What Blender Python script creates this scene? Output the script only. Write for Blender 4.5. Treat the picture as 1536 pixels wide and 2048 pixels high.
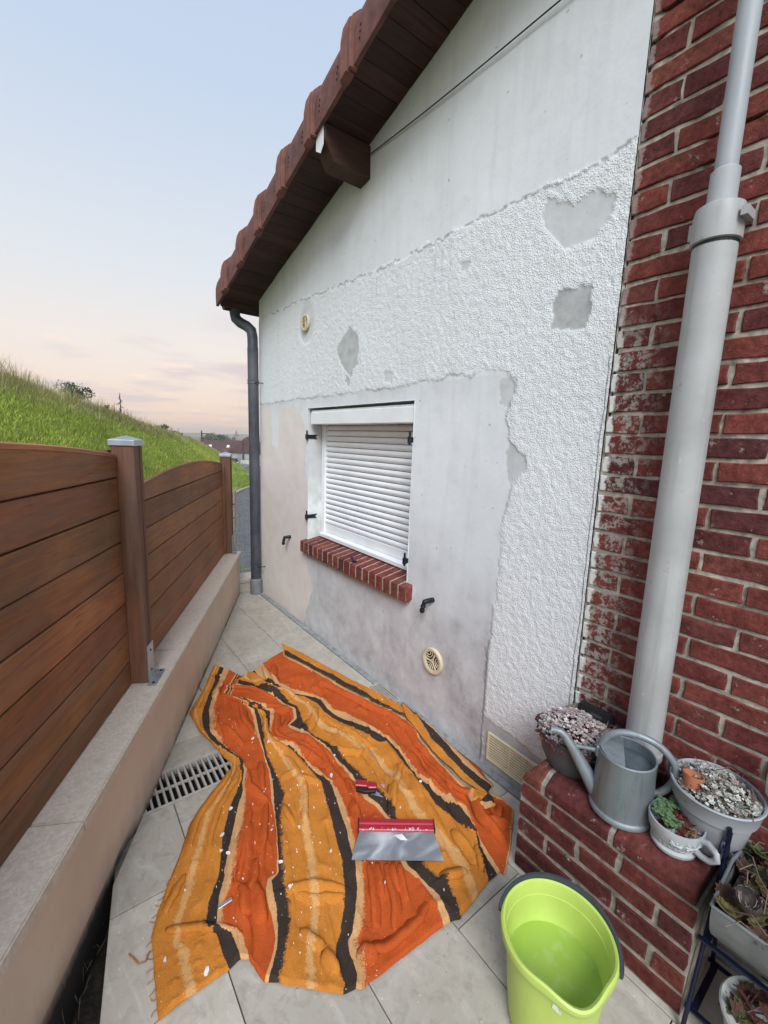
import bpy, bmesh, math, random
import numpy as np
from mathutils import Vector, Matrix
random.seed(7); rng = np.random.default_rng(7)
R = math.radians
for o in list(bpy.data.objects): bpy.data.objects.remove(o)
S = bpy.context.scene; C = S.collection

# ------------------------------------------------------------------ camera
cam = bpy.data.cameras.new('camera'); co = bpy.data.objects.new('camera', cam); C.objects.link(co)
YAW, PITCH, ROLL = 0.651419, 0.164399, -0.03445
fw = Vector((math.sin(YAW)*math.cos(PITCH), math.cos(YAW)*math.cos(PITCH), -math.sin(PITCH)))
r0 = Vector((math.cos(YAW), -math.sin(YAW), 0)); d0 = fw.cross(r0)
rt = r0*math.cos(ROLL) + d0*math.sin(ROLL); dn = -r0*math.sin(ROLL) + d0*math.cos(ROLL)
CAM = Vector((-1.57, 0.0, 1.54))
m = Matrix((rt, -dn, -fw)).transposed().to_4x4(); m.translation = CAM
co.matrix_world = m
cam.sensor_width = 36; cam.lens = 869.6/2048*36; cam.clip_start = 0.02; cam.clip_end = 20000
S.camera = co
S.cycles.max_bounces = 7; S.cycles.adaptive_threshold = .015; S.cycles.diffuse_bounces = 3; S.cycles.glossy_bounces = 3; S.cycles.transmission_bounces = 6; S.cycles.volume_bounces = 0

# ------------------------------------------------------------------ sky and light
W = bpy.data.worlds.new('World'); S.world = W; W.use_nodes = True
nt = W.node_tree; nt.nodes.clear()
def wn(t, **k):
    n = nt.nodes.new(t)
    for a, b in k.items(): setattr(n, a, b)
    return n
SUN_EL, SUN_AZ = 43.0, -146.0      # soft evening skylight comes over the left shoulder
sky = wn('ShaderNodeTexSky', sky_type='NISHITA', sun_disc=False)
sky.sun_elevation = R(SUN_EL); sky.sun_rotation = R(SUN_AZ); sky.dust_density = 2.0; sky.air_density = 1.0; sky.altitude = 60
tc = wn('ShaderNodeTexCoord'); sep = wn('ShaderNodeSeparateXYZ'); nt.links.new(tc.outputs['Generated'], sep.inputs[0])
ramp = wn('ShaderNodeValToRGB'); el = ramp.color_ramp.elements
stops = [(0.0, (.82,.61,.46)), (.03, (.83,.625,.49)), (.09, (.82,.675,.575)), (.17, (.78,.71,.66)), (.30, (.66,.69,.72)), (.55, (.50,.59,.73)), (1.0, (.40,.50,.70))]
el[0].position, el[0].color = stops[0][0], (*stops[0][1], 1); el[1].position, el[1].color = stops[-1][0], (*stops[-1][1], 1)
for p, c in stops[1:-1]:
    e = el.new(p); e.color = (*c, 1)
nt.links.new(sep.outputs['Z'], ramp.inputs[0])
# thin evening clouds: noise on a plane above (x/z, y/z)
dv = wn('ShaderNodeVectorMath', operation='SCALE'); inv = wn('ShaderNodeMath', operation='DIVIDE'); inv.inputs[0].default_value = 1
addz = wn('ShaderNodeMath', operation='ADD'); addz.inputs[1].default_value = .05
nt.links.new(sep.outputs['Z'], addz.inputs[0]); nt.links.new(addz.outputs[0], inv.inputs[1])
nt.links.new(tc.outputs['Generated'], dv.inputs[0]); nt.links.new(inv.outputs[0], dv.inputs['Scale'])
cn = wn('ShaderNodeTexNoise'); cn.inputs['Scale'].default_value = .62; cn.inputs['Detail'].default_value = 6; cn.inputs['Roughness'].default_value = .55
nt.links.new(dv.outputs[0], cn.inputs['Vector'])
cr = wn('ShaderNodeMapRange'); cr.inputs[1].default_value = .48; cr.inputs[2].default_value = .62; cr.inputs[3].default_value = 0; cr.inputs[4].default_value = .85
nt.links.new(cn.outputs[0], cr.inputs[0])
band = wn('ShaderNodeMapRange'); band.inputs[1].default_value = .26; band.inputs[2].default_value = .14; band.inputs[3].default_value = 0; band.inputs[4].default_value = 1
nt.links.new(sep.outputs['Z'], band.inputs[0])
mulc = wn('ShaderNodeMath', operation='MULTIPLY'); nt.links.new(cr.outputs[0], mulc.inputs[0]); nt.links.new(band.outputs[0], mulc.inputs[1])
skys = wn('ShaderNodeMix', data_type='RGBA', blend_type='MULTIPLY'); skys.inputs[0].default_value = 1; skys.inputs['B'].default_value = (.10,.10,.10,1)
nt.links.new(sky.outputs[0], skys.inputs['A'])
mix1 = wn('ShaderNodeMix', data_type='RGBA'); mix1.inputs[0].default_value = .90
nt.links.new(skys.outputs['Result'], mix1.inputs['A']); nt.links.new(ramp.outputs[0], mix1.inputs['B'])
mix2 = wn('ShaderNodeMix', data_type='RGBA'); mix2.inputs['B'].default_value = (.60,.52,.53,1)
nt.links.new(mulc.outputs[0], mix2.inputs[0]); nt.links.new(mix1.outputs['Result'], mix2.inputs['A'])
cn2 = wn('ShaderNodeTexNoise'); cn2.inputs['Scale'].default_value = 1.35; cn2.inputs['Detail'].default_value = 7; cn2.inputs['Roughness'].default_value = .6
nt.links.new(dv.outputs[0], cn2.inputs['Vector']); cr2 = wn('ShaderNodeMapRange'); cr2.inputs[1].default_value = .60; cr2.inputs[2].default_value = .72; cr2.inputs[4].default_value = .7
nt.links.new(cn2.outputs[0], cr2.inputs[0]); mul2 = wn('ShaderNodeMath', operation='MULTIPLY'); nt.links.new(cr2.outputs[0], mul2.inputs[0]); nt.links.new(band.outputs[0], mul2.inputs[1])
mix3 = wn('ShaderNodeMix', data_type='RGBA'); mix3.inputs['B'].default_value = (.95,.72,.58,1); nt.links.new(mul2.outputs[0], mix3.inputs[0]); nt.links.new(mix2.outputs['Result'], mix3.inputs['A'])
bg = wn('ShaderNodeBackground'); bg.inputs[1].default_value = 0.93; out = wn('ShaderNodeOutputWorld')
nt.links.new(mix3.outputs['Result'], bg.inputs[0]); nt.links.new(bg.outputs[0], out.inputs[0])
sl = bpy.data.lights.new('sun', 'SUN'); sl.energy = 2.5; sl.angle = R(28); sl.color = (.95,.98,1.0)
so = bpy.data.objects.new('sun', sl); C.objects.link(so); so.location = (-6,0,8)
sd = Vector((math.sin(R(SUN_AZ))*math.cos(R(SUN_EL)), math.cos(R(SUN_AZ))*math.cos(R(SUN_EL)), math.sin(R(SUN_EL))))
so.rotation_euler = sd.to_track_quat('Z', 'Y').to_euler()
vs = S.view_settings; vs.view_transform = 'Standard'; vs.look = 'None'; vs.exposure = 0.44; vs.gamma = 1; vs.use_curve_mapping = False

# ------------------------------------------------------------------ helpers
def tag(o, label=None, cat=None, group=None, kind=None):
    if label: o['label'] = label
    if cat: o['category'] = cat
    if group: o['group'] = group
    if kind: o['kind'] = kind
    return o
def empty(name, loc, label=None, cat=None, group=None):
    o = bpy.data.objects.new(name, None); C.objects.link(o); o.location = loc; o.empty_display_size = .05
    return tag(o, label, cat, group)
def adopt(o, p):
    if p is None: return o
    o.parent = p
    if p.type == 'EMPTY': o.matrix_parent_inverse = Matrix.Translation(-Vector(p.location))
    else: o.matrix_parent_inverse = p.matrix_basis.inverted()
    return o
def link(name, me, mat, parent=None, smooth=False):
    if mat is not None: me.materials.append(mat)
    if smooth: me.polygons.foreach_set('use_smooth', np.ones(len(me.polygons), bool))
    o = bpy.data.objects.new(name, me); C.objects.link(o); return adopt(o, parent)
class MB:
    def __init__(s): s.v = []; s.f = []
    def poly(s, vs, fs):
        b = len(s.v); s.v += [tuple(x) for x in vs]; s.f += [tuple(b+i for i in f) for f in fs]; return s
    def box(s, lo, hi, M=None):
        P = [Vector((x,y,z)) for z in (lo[2],hi[2]) for y in (lo[1],hi[1]) for x in (lo[0],hi[0])]
        if M: P = [M @ p for p in P]
        return s.poly(P, [(0,2,3,1),(4,5,7,6),(0,1,5,4),(2,6,7,3),(0,4,6,2),(1,3,7,5)])
    def prism(s, pts, z0, z1, M=None, top=None):
        n = len(pts); P = [Vector((p[0],p[1],z0)) for p in pts] + [Vector((p[0],p[1],z1)) for p in (top or pts)]
        if M: P = [M @ p for p in P]
        return s.poly(P, [tuple(range(n))[::-1], tuple(range(n,2*n))] + [(i,(i+1)%n,n+(i+1)%n,n+i) for i in range(n)])
    def tube(s, pts, rad, k=10, cap=True):
        pts = [Vector(p) for p in pts]; n = len(pts); rr = rad if isinstance(rad, (list,tuple)) else [rad]*n
        rings = []; ref = None
        for i, p in enumerate(pts):
            t = (pts[min(i+1,n-1)] - pts[max(i-1,0)]).normalized()
            if ref is None: ref = t.orthogonal().normalized()
            ref = (ref - t*ref.dot(t)).normalized(); b = t.cross(ref)
            rings += [p + (ref*math.cos(2*math.pi*j/k) + b*math.sin(2*math.pi*j/k))*rr[i] for j in range(k)]
        F = [(i*k+j, i*k+(j+1)%k, (i+1)*k+(j+1)%k, (i+1)*k+j) for i in range(n-1) for j in range(k)]
        if cap: F += [tuple(range(k))[::-1], tuple((n-1)*k+j for j in range(k))]
        return s.poly(rings, F)
    def lathe(s, prof, k=32, M=None, a0=0, a1=2*math.pi):
        full = abs(a1-a0-2*math.pi) < 1e-6; kk = k if full else k+1; n = len(prof)
        P = [Vector((r*math.cos(a0+(a1-a0)*j/k), r*math.sin(a0+(a1-a0)*j/k), z)) for r, z in prof for j in range(kk)]
        if M: P = [M @ p for p in P]
        F = []
        for i in range(n-1):
            for j in range(k):
                j2 = (j+1) % kk; F.append((i*kk+j, i*kk+j2, (i+1)*kk+j2, (i+1)*kk+j))
        return s.poly(P, F)
    def mesh(s, name): 
        me = bpy.data.meshes.new(name); me.from_pydata(s.v, [], s.f); me.validate(); me.update(); return me
    def build(s, name, mat, parent=None, smooth=False, bevel=0, seg=1):
        me = s.mesh(name)
        if bevel:
            bm = bmesh.new(); bm.from_mesh(me); bmesh.ops.remove_doubles(bm, verts=bm.verts, dist=1e-6)
            ed = [e for e in bm.edges if len(e.link_faces) == 2 and e.calc_face_angle(0) > .5]
            bmesh.ops.bevel(bm, geom=ed, offset=bevel, segments=seg, affect='EDGES', clamp_overlap=True); bm.to_mesh(me); bm.free()
        o = link(name, me, mat, parent, smooth)
        if smooth:
            try: me.set_sharp_from_angle(angle=R(40))
            except Exception: pass
        return o
def npmesh(name, V, F, attrs=None):
    me = bpy.data.meshes.new(name); V = np.asarray(V, np.float32); F = np.asarray(F, np.int32); k = F.shape[1]
    me.vertices.add(len(V)); me.vertices.foreach_set('co', V.ravel())
    me.loops.add(F.size); me.loops.foreach_set('vertex_index', F.ravel())
    me.polygons.add(len(F)); me.polygons.foreach_set('loop_start', np.arange(0, F.size, k, dtype=np.int32))
    for a, (t, val) in (attrs or {}).items():
        at = me.attributes.new(a, t, 'POINT'); at.data.foreach_set('color' if t == 'FLOAT_COLOR' else 'value', np.asarray(val, np.float32).ravel())
    me.update(calc_edges=True); return me
def noise2(x, y, sc, seed=0):
    r = np.random.default_rng(seed); T = r.random((64,64)); x = np.asarray(x)*sc; y = np.asarray(y)*sc
    xi = np.floor(x).astype(int); yi = np.floor(y).astype(int); a = x-xi; b = y-yi; a = a*a*(3-2*a); b = b*b*(3-2*b)
    g = lambda i, j: T[i % 64, j % 64]
    return (g(xi,yi)*(1-a)+g(xi+1,yi)*a)*(1-b)+(g(xi,yi+1)*(1-a)+g(xi+1,yi+1)*a)*b
def fbm(x, y, sc, seed=0, o=4):
    return sum(noise2(x, y, sc*2**i, seed+i)*.5**i for i in range(o))/sum(.5**i for i in range(o))
def segdist(px, py, P, closed=False):
    P = np.asarray(P, float); d = np.full(px.shape, 1e9); sd_ = np.zeros(px.shape); tt = np.zeros(px.shape)
    n = len(P) if closed else len(P)-1
    for i in range(n):
        a = P[i]; b = P[(i+1) % len(P)]; e = b-a; L2 = e@e + 1e-12
        t = np.clip(((px-a[0])*e[0]+(py-a[1])*e[1])/L2, 0, 1); dx = px-a[0]-t*e[0]; dy = py-a[1]-t*e[1]
        q = np.hypot(dx, dy); k = q < d; d = np.where(k, q, d); sd_ = np.where(k, np.sign(e[0]*dy-e[1]*dx), sd_); tt = np.where(k, (i+t)/n, tt)
    return d, sd_, tt
def inpoly(px, py, P):
    P = np.asarray(P, float); r = np.zeros(px.shape, bool); j = len(P)-1
    for i in range(len(P)):
        c = ((P[i,1] > py) != (P[j,1] > py)) & (px < (P[j,0]-P[i,0])*(py-P[i,1])/(P[j,1]-P[i,1]+1e-12)+P[i,0]); r ^= c; j = i
    return r
def sstep(a, b, x): t = np.clip((x-a)/(b-a), 0, 1); return t*t*(3-2*t)

# ------------------------------------------------------------------ materials
class G:
    def __init__(s, name):
        s.m = bpy.data.materials.new(name); s.m.use_nodes = True; s.t = s.m.node_tree; s.b = s.t.nodes['Principled BSDF']
    def n(s, t, ins=None, **k):
        nd = s.t.nodes.new('ShaderNode'+t)
        for a, b in k.items(): setattr(nd, a, b)
        for a, b in (ins or {}).items(): s.set(nd.inputs[a], b)
        return nd
    def set(s, sock, v):
        if isinstance(v, bpy.types.NodeSocket): s.t.links.new(v, sock)
        else:
            if sock.type == 'RGBA' and len(v) == 3: v = (*v, 1)
            sock.default_value = v
    def pos(s): return s.n('NewGeometry').outputs['Position']
    def obj(s): return s.n('TexCoord').outputs['Object']
    def rnd(s): return s.n('ObjectInfo').outputs['Random']
    def vmul(s, v, k): return s.n('VectorMath', {0: v, 1: k}, operation='MULTIPLY').outputs[0]
    def noise(s, v, sc, det=4, ro=.55, dist=0): return s.n('TexNoise', {'Vector': v, 'Scale': sc, 'Detail': det, 'Roughness': ro, 'Distortion': dist}).outputs[0]
    def vor(s, v, sc, f='F1', o='Distance', rand=1): return s.n('TexVoronoi', {'Vector': v, 'Scale': sc, 'Randomness': rand}, feature=f).outputs[o]
    def math(s, op, a, b=0., c=0.): return s.n('Math', {0: a, 1: b, 2: c}, operation=op).outputs[0]
    def rng(s, v, a, b, c=0., d=1.): return s.n('MapRange', {0: v, 1: a, 2: b, 3: c, 4: d}).outputs[0]
    def mix(s, f, a, b, mode='MIX'): return s.n('Mix', {0: f, 'A': a, 'B': b}, data_type='RGBA', blend_type=mode).outputs['Result']
    def attr(s, a, o='Fac'): return s.n('Attribute', attribute_name=a).outputs[o]
    def sep(s, v): return s.n('SeparateXYZ', {0: v}).outputs
    def hsv(s, c, v, sat=1., h=.5): return s.n('HueSaturation', {'Color': c, 'Value': v, 'Saturation': sat, 'Hue': h}).outputs[0]
    def bump(s, h, st=.3, d=.01): s.set(s.b.inputs['Normal'], s.n('Bump', {'Height': h, 'Strength': st, 'Distance': d}).outputs[0])
    def fin(s, col=None, rough=None, metal=None, spec=None, **k):
        if col is not None: s.set(s.b.inputs['Base Color'], col)
        if rough is not None: s.set(s.b.inputs['Roughness'], rough)
        if metal is not None: s.set(s.b.inputs['Metallic'], metal)
        if spec is not None: s.set(s.b.inputs['Specular IOR Level'], spec)
        for a, b in k.items(): s.set(s.b.inputs[a.replace('_', ' ')], b)
        return s.m
def simple(name, col, rough=.6, metal=0, var=.25, sc=25, bump=.15, spec=.4, bd=.003, col2=None):
    g = G(name); p = g.obj(); n1 = g.noise(p, sc, 5); n2 = g.noise(p, sc*.17, 3)
    c = g.hsv(col, g.math('ADD', g.rng(n1, .3, .7, 1-var, 1+var), g.rng(n2, .3, .7, -var*.6, var*.6)))
    if col2: c = g.mix(g.rng(n2, .5, .68), c, col2)
    if bump: g.bump(n1, bump, bd)
    return g.fin(c, g.rng(n2, .3, .7, max(.05, rough-.12), min(1, rough+.12)), metal, spec)

def m_render():
    g = G('wall_render'); p = g.pos(); rough = g.attr('rough'); grey = g.attr('grey'); dirt = g.attr('dirt'); pink = g.attr('pink'); fresh = g.attr('fresh')
    big = g.noise(p, 1.7, 5, .6); mid = g.noise(p, 9, 5, .6); streak = g.noise(g.vmul(p, (14,14,1.2)), 1, 5, .6); fine = g.noise(p, 120, 3)
    c = g.mix(g.rng(big, .3, .7), (.76,.785,.795), (.69,.72,.735))
    c = g.mix(g.math('MULTIPLY', g.rng(streak, .5, .75), .42), c, (.56,.575,.57))
    c = g.mix(g.math('MULTIPLY', g.rng(mid, .52, .72), .30), c, (.56,.57,.56))
    c = g.mix(g.math('MULTIPLY', rough, .5), c, (.81,.83,.835))
    c = g.mix(g.math('MULTIPLY', pink, .85), c, g.mix(g.rng(mid, .35, .65), (.70,.62,.565), (.76,.69,.635)))
    c = g.mix(g.math('MULTIPLY', fresh, .8), c, (.84,.85,.86))
    gc = g.mix(g.rng(g.noise(p, 14, 5, .65), .35, .65), (.33,.335,.325), (.50,.505,.495))
    c = g.mix(grey, c, gc)
    dn = g.math('MULTIPLY', dirt, g.rng(g.noise(p, 5, 6, .7), .25, .7, .15, 1))
    c = g.mix(dn, c, g.mix(g.rng(mid, .4, .6), (.36,.34,.355), (.27,.255,.27)))
    crev = g.math('MULTIPLY', g.rng(g.noise(p, 85, 4, .7), .55, .70), g.math('MULTIPLY', rough, .35)); c = g.mix(crev, c, (.50,.51,.50))
    c = g.mix(g.rng(g.noise(p, 38, 2, .4), .735, .76, 0, .55), c, (.25,.25,.24))
    c = g.mix(g.attr('crack'), c, (.10,.10,.095))
    stip = g.math('ADD', g.rng(g.vor(p, 150.), .0, .6, 1, 0), g.noise(p, 210, 3, .65))
    h = g.math('ADD', g.math('MULTIPLY', stip, g.math('MULTIPLY', rough, .36)), g.math('MULTIPLY', g.noise(p, 40, 5, .6), .2))
    g.bump(h, .9, .006)
    return g.fin(c, .9, spec=.2)
def m_brick(name, dark=1., world_paint=True):
    g = G(name); p = g.pos(); r = g.rnd(); n1 = g.noise(p, 55, 6, .65); n2 = g.noise(p, 16, 4)
    base = g.n('ValToRGB', {0: r}).outputs[0]; rp = base.node.color_ramp
    cols = [(0, (.165,.046,.038)), (.3, (.200,.054,.042)), (.55, (.150,.040,.035)), (.78, (.098,.033,.034)), (.9, (.215,.066,.050)), (1, (.120,.037,.036))]
    rp.elements[0].color = (*cols[0][1], 1); rp.elements[1].color = (*cols[-1][1], 1); rp.elements[1].position = 1
    for a, c_ in cols[1:-1]: e = rp.elements.new(a); e.color = (*c_, 1)
    c = g.hsv(base, g.math('MULTIPLY', g.rng(n1, .3, .7, .60, 1.35), g.rng(n2, .3, .7, .72*dark, 1.25*dark)))
    c = g.mix(g.rng(g.noise(p, 90, 3), .70, .76), c, (.05,.03,.03))
    c = g.mix(g.rng(g.noise(p, 17, 8, .8), .60, .66, 0, .6), c, (.50,.45,.39)); c = g.mix(g.rng(g.noise(p, 7, 5, .7), .60, .68, 0, .5), c, (.055,.026,.026))
    if world_paint:
        x = g.sep(p); edge = g.noise(p, 26, 6, .7)
        zone = g.math('MULTIPLY', g.rng(x[1], .60, .70), g.rng(x[2], 2.0, 1.85))
        c = g.mix(g.math('MULTIPLY', zone, g.rng(g.noise(p, 33, 7, .75), .49, .56, 0, .8)), c, (.42,.40,.36))
        zone2 = g.rng(g.math('ADD', x[1], g.math('MULTIPLY', edge, .05)), .782, .79)
        zone2 = g.math('MULTIPLY', zone2, g.rng(x[2], 2.05, 1.8, .25, 1))
        c = g.mix(zone2, c, (.74,.74,.70))
    g.bump(g.math('ADD', n1, g.math('MULTIPLY', g.noise(p, 170, 3, .7), .6)), .75, .004)
    return g.fin(c, .9, spec=.15)
def m_wood(name, ca, cb, cd, ax=(1.2,1.2,16), sc=2.2, grey=.0):
    g = G(name); p = g.obj(); r = g.n('ObjectInfo').outputs['Random']
    off = g.n('CombineXYZ', {0: g.math('MULTIPLY', r, 17.), 1: g.math('MULTIPLY', r, 31.), 2: g.math('MULTIPLY', r, 7.)}).outputs[0]
    q = g.n('VectorMath', {0: g.vmul(p, ax), 1: off}).outputs[0]
    n1 = g.noise(q, sc, 7, .62, .9); n2 = g.noise(q, sc*5, 5, .6, .3); n3 = g.noise(p, 2.1, 4)
    c = g.mix(g.rng(n1, .3, .7), ca, cb); c = g.mix(g.rng(n2, .55, .8, 0, .55), c, cd)
    c = g.hsv(c, g.rng(n3, .3, .7, .70, 1.32)); c = g.hsv(c, g.rng(r, 0, 1, .72, 1.3), 1., g.rng(g.math('FRACT', g.math('MULTIPLY', r, 7.3)), 0, 1, .495, .508))
    kn = g.vor(g.vmul(p, tuple(a*.33 for a in ax)), 6.0); c = g.mix(g.rng(kn, .10, .04), c, cd)
    if grey: c = g.mix(g.rng(g.noise(q, 1.2, 5), .45, .7, 0, grey), c, (.17,.125,.095))
    g.bump(g.math('ADD', n1, g.math('MULTIPLY', n2, .7)), .35, .003)
    return g.fin(c, .62, spec=.3)
def m_plain_attr(name, rough=.8, trans=0.):
    g = G(name); c = g.attr('col', 'Color')
    if trans:
        t = g.n('BsdfTranslucent', {'Color': c}); mx = g.n('MixShader', {0: trans}); g.t.links.new(g.b.outputs[0], mx.inputs[1]); g.t.links.new(t.outputs[0], mx.inputs[2]); g.t.links.new(mx.outputs[0], g.t.nodes['Material Output'].inputs['Surface'])
    return g.fin(c, rough, spec=.2)

def m_streak(name, col, dirt, rough, amt, metal=0., sc=(34,34,1.6)):
    g = G(name); p = g.pos(); s1 = g.noise(g.vmul(p, sc), 1, 6, .65); n2 = g.noise(p, 6, 5, .6); n3 = g.noise(p, 70, 3)
    c = g.hsv(col, g.rng(n2, .3, .7, .88, 1.1)); c = g.mix(g.rng(s1, .50, .72, 0, amt), c, dirt); c = g.mix(g.rng(g.noise(p, 24, 6, .7), .62, .70, 0, amt), c, dirt); c = g.mix(g.rng(n3, .70, .74, 0, .5), c, tuple(min(1, a*1.5) for a in col))
    g.bump(g.math('ADD', n3, g.math('MULTIPLY', s1, .6)), .08, .003); return g.fin(c, g.rng(n2, .3, .7, rough-.1, rough+.15), metal, .45)
M_render = m_render()
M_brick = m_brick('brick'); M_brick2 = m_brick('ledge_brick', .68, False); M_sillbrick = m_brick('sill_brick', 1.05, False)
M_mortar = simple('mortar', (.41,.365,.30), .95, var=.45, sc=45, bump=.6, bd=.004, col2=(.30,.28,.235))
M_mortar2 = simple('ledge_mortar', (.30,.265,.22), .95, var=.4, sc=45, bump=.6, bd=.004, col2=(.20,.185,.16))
M_board = m_wood('fence_board', (.285,.112,.042), (.155,.065,.029), (.052,.024,.015), ax=(1.6,1.6,22), grey=.38)
M_post = m_wood('fence_post', (.175,.080,.044), (.10,.048,.029), (.036,.021,.015), ax=(22,22,1.4), grey=.5)
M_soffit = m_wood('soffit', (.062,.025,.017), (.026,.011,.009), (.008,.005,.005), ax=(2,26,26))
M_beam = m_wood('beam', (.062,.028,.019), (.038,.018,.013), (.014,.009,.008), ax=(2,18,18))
M_tileroof = simple('verge_tile', (.150,.062,.050), .8, var=.3, sc=18, bump=.3, col2=(.075,.045,.042))
M_collar = simple('verge_collar', (.185,.080,.064), .8, var=.22, sc=18, bump=.3)  # tile tone lightened; stands in for light caught by the raised collars
M_galv = simple('galvanised', (.42,.46,.49), .45, .75, var=.18, sc=16, bump=.06)
M_zinc = simple('zinc', (.24,.255,.265), .58, .45, var=.25, sc=14, bump=.08, col2=(.33,.34,.34))
M_can = m_streak('can_zinc', (.25,.285,.305), (.14,.155,.16), .52, .6, .45, (60,60,7))
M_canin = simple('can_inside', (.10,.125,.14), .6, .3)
M_grey_pipe = simple('dark_zinc_pipe', (.075,.085,.10), .55, .4, var=.25, sc=12, bump=.08, col2=(.12,.125,.135))
M_pvc = m_streak('white_pvc', (.40,.405,.40), (.25,.245,.23), .5, .6); M_pvc2 = m_streak('grey_upper_pvc', (.37,.395,.42), (.26,.27,.275), .5, .45)
M_pvc_dark = simple('grey_pvc', (.40,.42,.43), .5, 0, var=.1, sc=9, bump=.05)
M_whitealu = simple('white_aluminium', (.80,.82,.83), .35, 0, var=.05, sc=8, bump=.02, spec=.5)
M_cream = simple('cream_plastic', (.66,.58,.40), .5, var=.1, sc=20, bump=.05)
M_black = simple('black_iron', (.012,.014,.022), .5, .2, var=.3, sc=30, bump=.15)
M_dark = simple('dark_void', (.012,.011,.010), .95, var=.2, sc=20, bump=0)
M_copestone = simple('coping_stone', (.55,.475,.40), .92, var=.16, sc=110, bump=.35, bd=.002, col2=(.47,.405,.34))
M_rubber = simple('dark_grey_plastic', (.045,.055,.062), .5, var=.1, sc=15, bump=.03)
M_red = simple('red_plastic', (.36,.012,.03), .35, var=.1, sc=20, bump=.03, spec=.5)
M_blackpl = simple('black_plastic', (.012,.012,.013), .5, var=.2, sc=30, bump=.05)
M_potgrey = simple('charcoal_pot', (.065,.067,.072), .55, var=.15, sc=18, bump=.05)
M_potwhite = simple('pale_grey_pot', (.37,.385,.405), .5, var=.07, sc=12, bump=.03)
M_ceramic = simple('grey_ceramic', (.40,.42,.43), .45, var=.15, sc=30, bump=.15)
M_terra = simple('terracotta', (.40,.135,.065), .85, var=.15, sc=30, bump=.1)
M_blue = simple('navy_iron', (.010,.012,.034), .45, .2, var=.3, sc=30, bump=.1)
M_soil = simple('soil', (.035,.026,.020), .98, var=.5, sc=60, bump=.8, bd=.01)
M_asph = simple('asphalt', (.105,.105,.105), .92, var=.3, sc=6, bump=.3)
M_glass = simple('frosted_glass', (.55,.62,.62), .2, var=.05, sc=10, bump=0, spec=.6)
M_leafattr = m_plain_attr('leaf_colour', .75); M_grassattr = m_plain_attr('grass_colour', .7, .45)
# ------------------------------------------------------------------ terrain: ground sheet, road, grassy bank
def gz(r): return np.interp(r, [0, 6, 20, 120, 400, 3000, 9000], [-.75, -.8, -.95, -5.9, -11, -14, -14])
aa = np.radians(np.arange(0, 360, 4)); rr = np.array([.4,2,5,9,14,20,30,45,70,100,130,200,400,900,1500])
V = [(CAM.x+r*math.sin(a), r*math.cos(a), float(gz(r))-.12) for r in rr for a in aa]; k = len(aa)
F = [(i*k+j, (i+1)*k+j, (i+1)*k+(j+1)%k, i*k+(j+1)%k) for i in range(len(rr)-1) for j in range(k)]
gg = G('meadow'); gp = gg.pos(); gc = gg.mix(gg.rng(gg.noise(gp, .35, 5), .35, .65), (.075,.11,.03), (.12,.13,.045)); gc = gg.mix(gg.rng(gg.noise(gp, .02, 4), .45, .6), gc, (.06,.075,.05)); M_meadow = gg.fin(gc, .95)
tag(link('ground', npmesh('ground', V, F), M_meadow, None, True), kind='structure')

def pol(az, r, z): return (CAM.x + r*math.sin(R(az)), r*math.cos(R(az)), z)
# bank: table of azimuth -> foot distance, crest distance, crest elevation angle
AZ = [-40,-25,-12,-3.4,1,4.5,7.2,9.1,11.7,13.3,14.4,16,17,17.8,18.4,19.2,19.9,20.1]
RF = [4.2,4.8,5.6,6.5,7.2,7.9,8.8,9.8,11.4,12.8,13.8,15.8,17.6,19.2,20.2,21.6,23.2,24.0]
RC = [9.5,10.5,12,13.5,15.5,18,21,24.5,30,36,41,50,55,58,56,48,33,25.5]
EL = [8.4,7.4,5.8,4.55,3.05,2.05,1.2,.5,-.25,-.7,-1.1,-1.95,-2.6,-3.25,-3.55,-4.15,-5.15,-5.8]
azs = np.concatenate([np.arange(-40, -5, .8), np.arange(-5, 20.1, .16)]); ts = np.concatenate([np.linspace(0, 1, 46), [1.08, 1.25, 1.6]])
A, T = np.meshgrid(azs, ts, indexing='ij')
rf = np.interp(A, AZ, RF); rc = np.interp(A, AZ, RC); zc = CAM.z + rc*np.tan(np.radians(np.interp(A, AZ, EL))); zf = gz(rf)-.02
Rr = rf + (rc-rf)*T; zlin = zf + (zc-zf)*np.where(T <= 1, T*1.06-.06*T**3 + .10*np.sin(np.pi*np.clip(T,0,1))*(A < 17), 1)
gzr = gz(Rr); Zz = np.where(T <= 1, zlin, np.maximum(zc-(T-1)*np.minimum(3.5, (zc-gzr)*1.7), gzr-.3))
wx = CAM.x + Rr*np.sin(np.radians(A)); wy = Rr*np.cos(np.radians(A))
Zz = Zz + (fbm(wx, wy, .55, 3)-.5)*.35*np.clip(T*4,0,1)*np.clip((20.2-A)/2,0,1)*np.clip(1.15-T,0.35,1)
def bank_pt(a, t):
    i = np.interp(a, azs, np.arange(len(azs))); j = np.interp(t, ts, np.arange(len(ts)))
    i0 = np.clip(i.astype(int), 0, len(azs)-2); j0 = np.clip(j.astype(int), 0, len(ts)-2); fi = i-i0; fj = j-j0
    f_ = lambda M_: (M_[i0,j0]*(1-fi)*(1-fj)+M_[i0+1,j0]*fi*(1-fj)+M_[i0,j0+1]*(1-fi)*fj+M_[i0+1,j0+1]*fi*fj)
    return f_(wx), f_(wy), f_(Zz)
na, ntt = A.shape; idx = np.arange(na*ntt).reshape(na, ntt)
F = np.stack([idx[:-1,:-1], idx[1:,:-1], idx[1:,1:], idx[:-1,1:]], -1).reshape(-1, 4)
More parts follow.
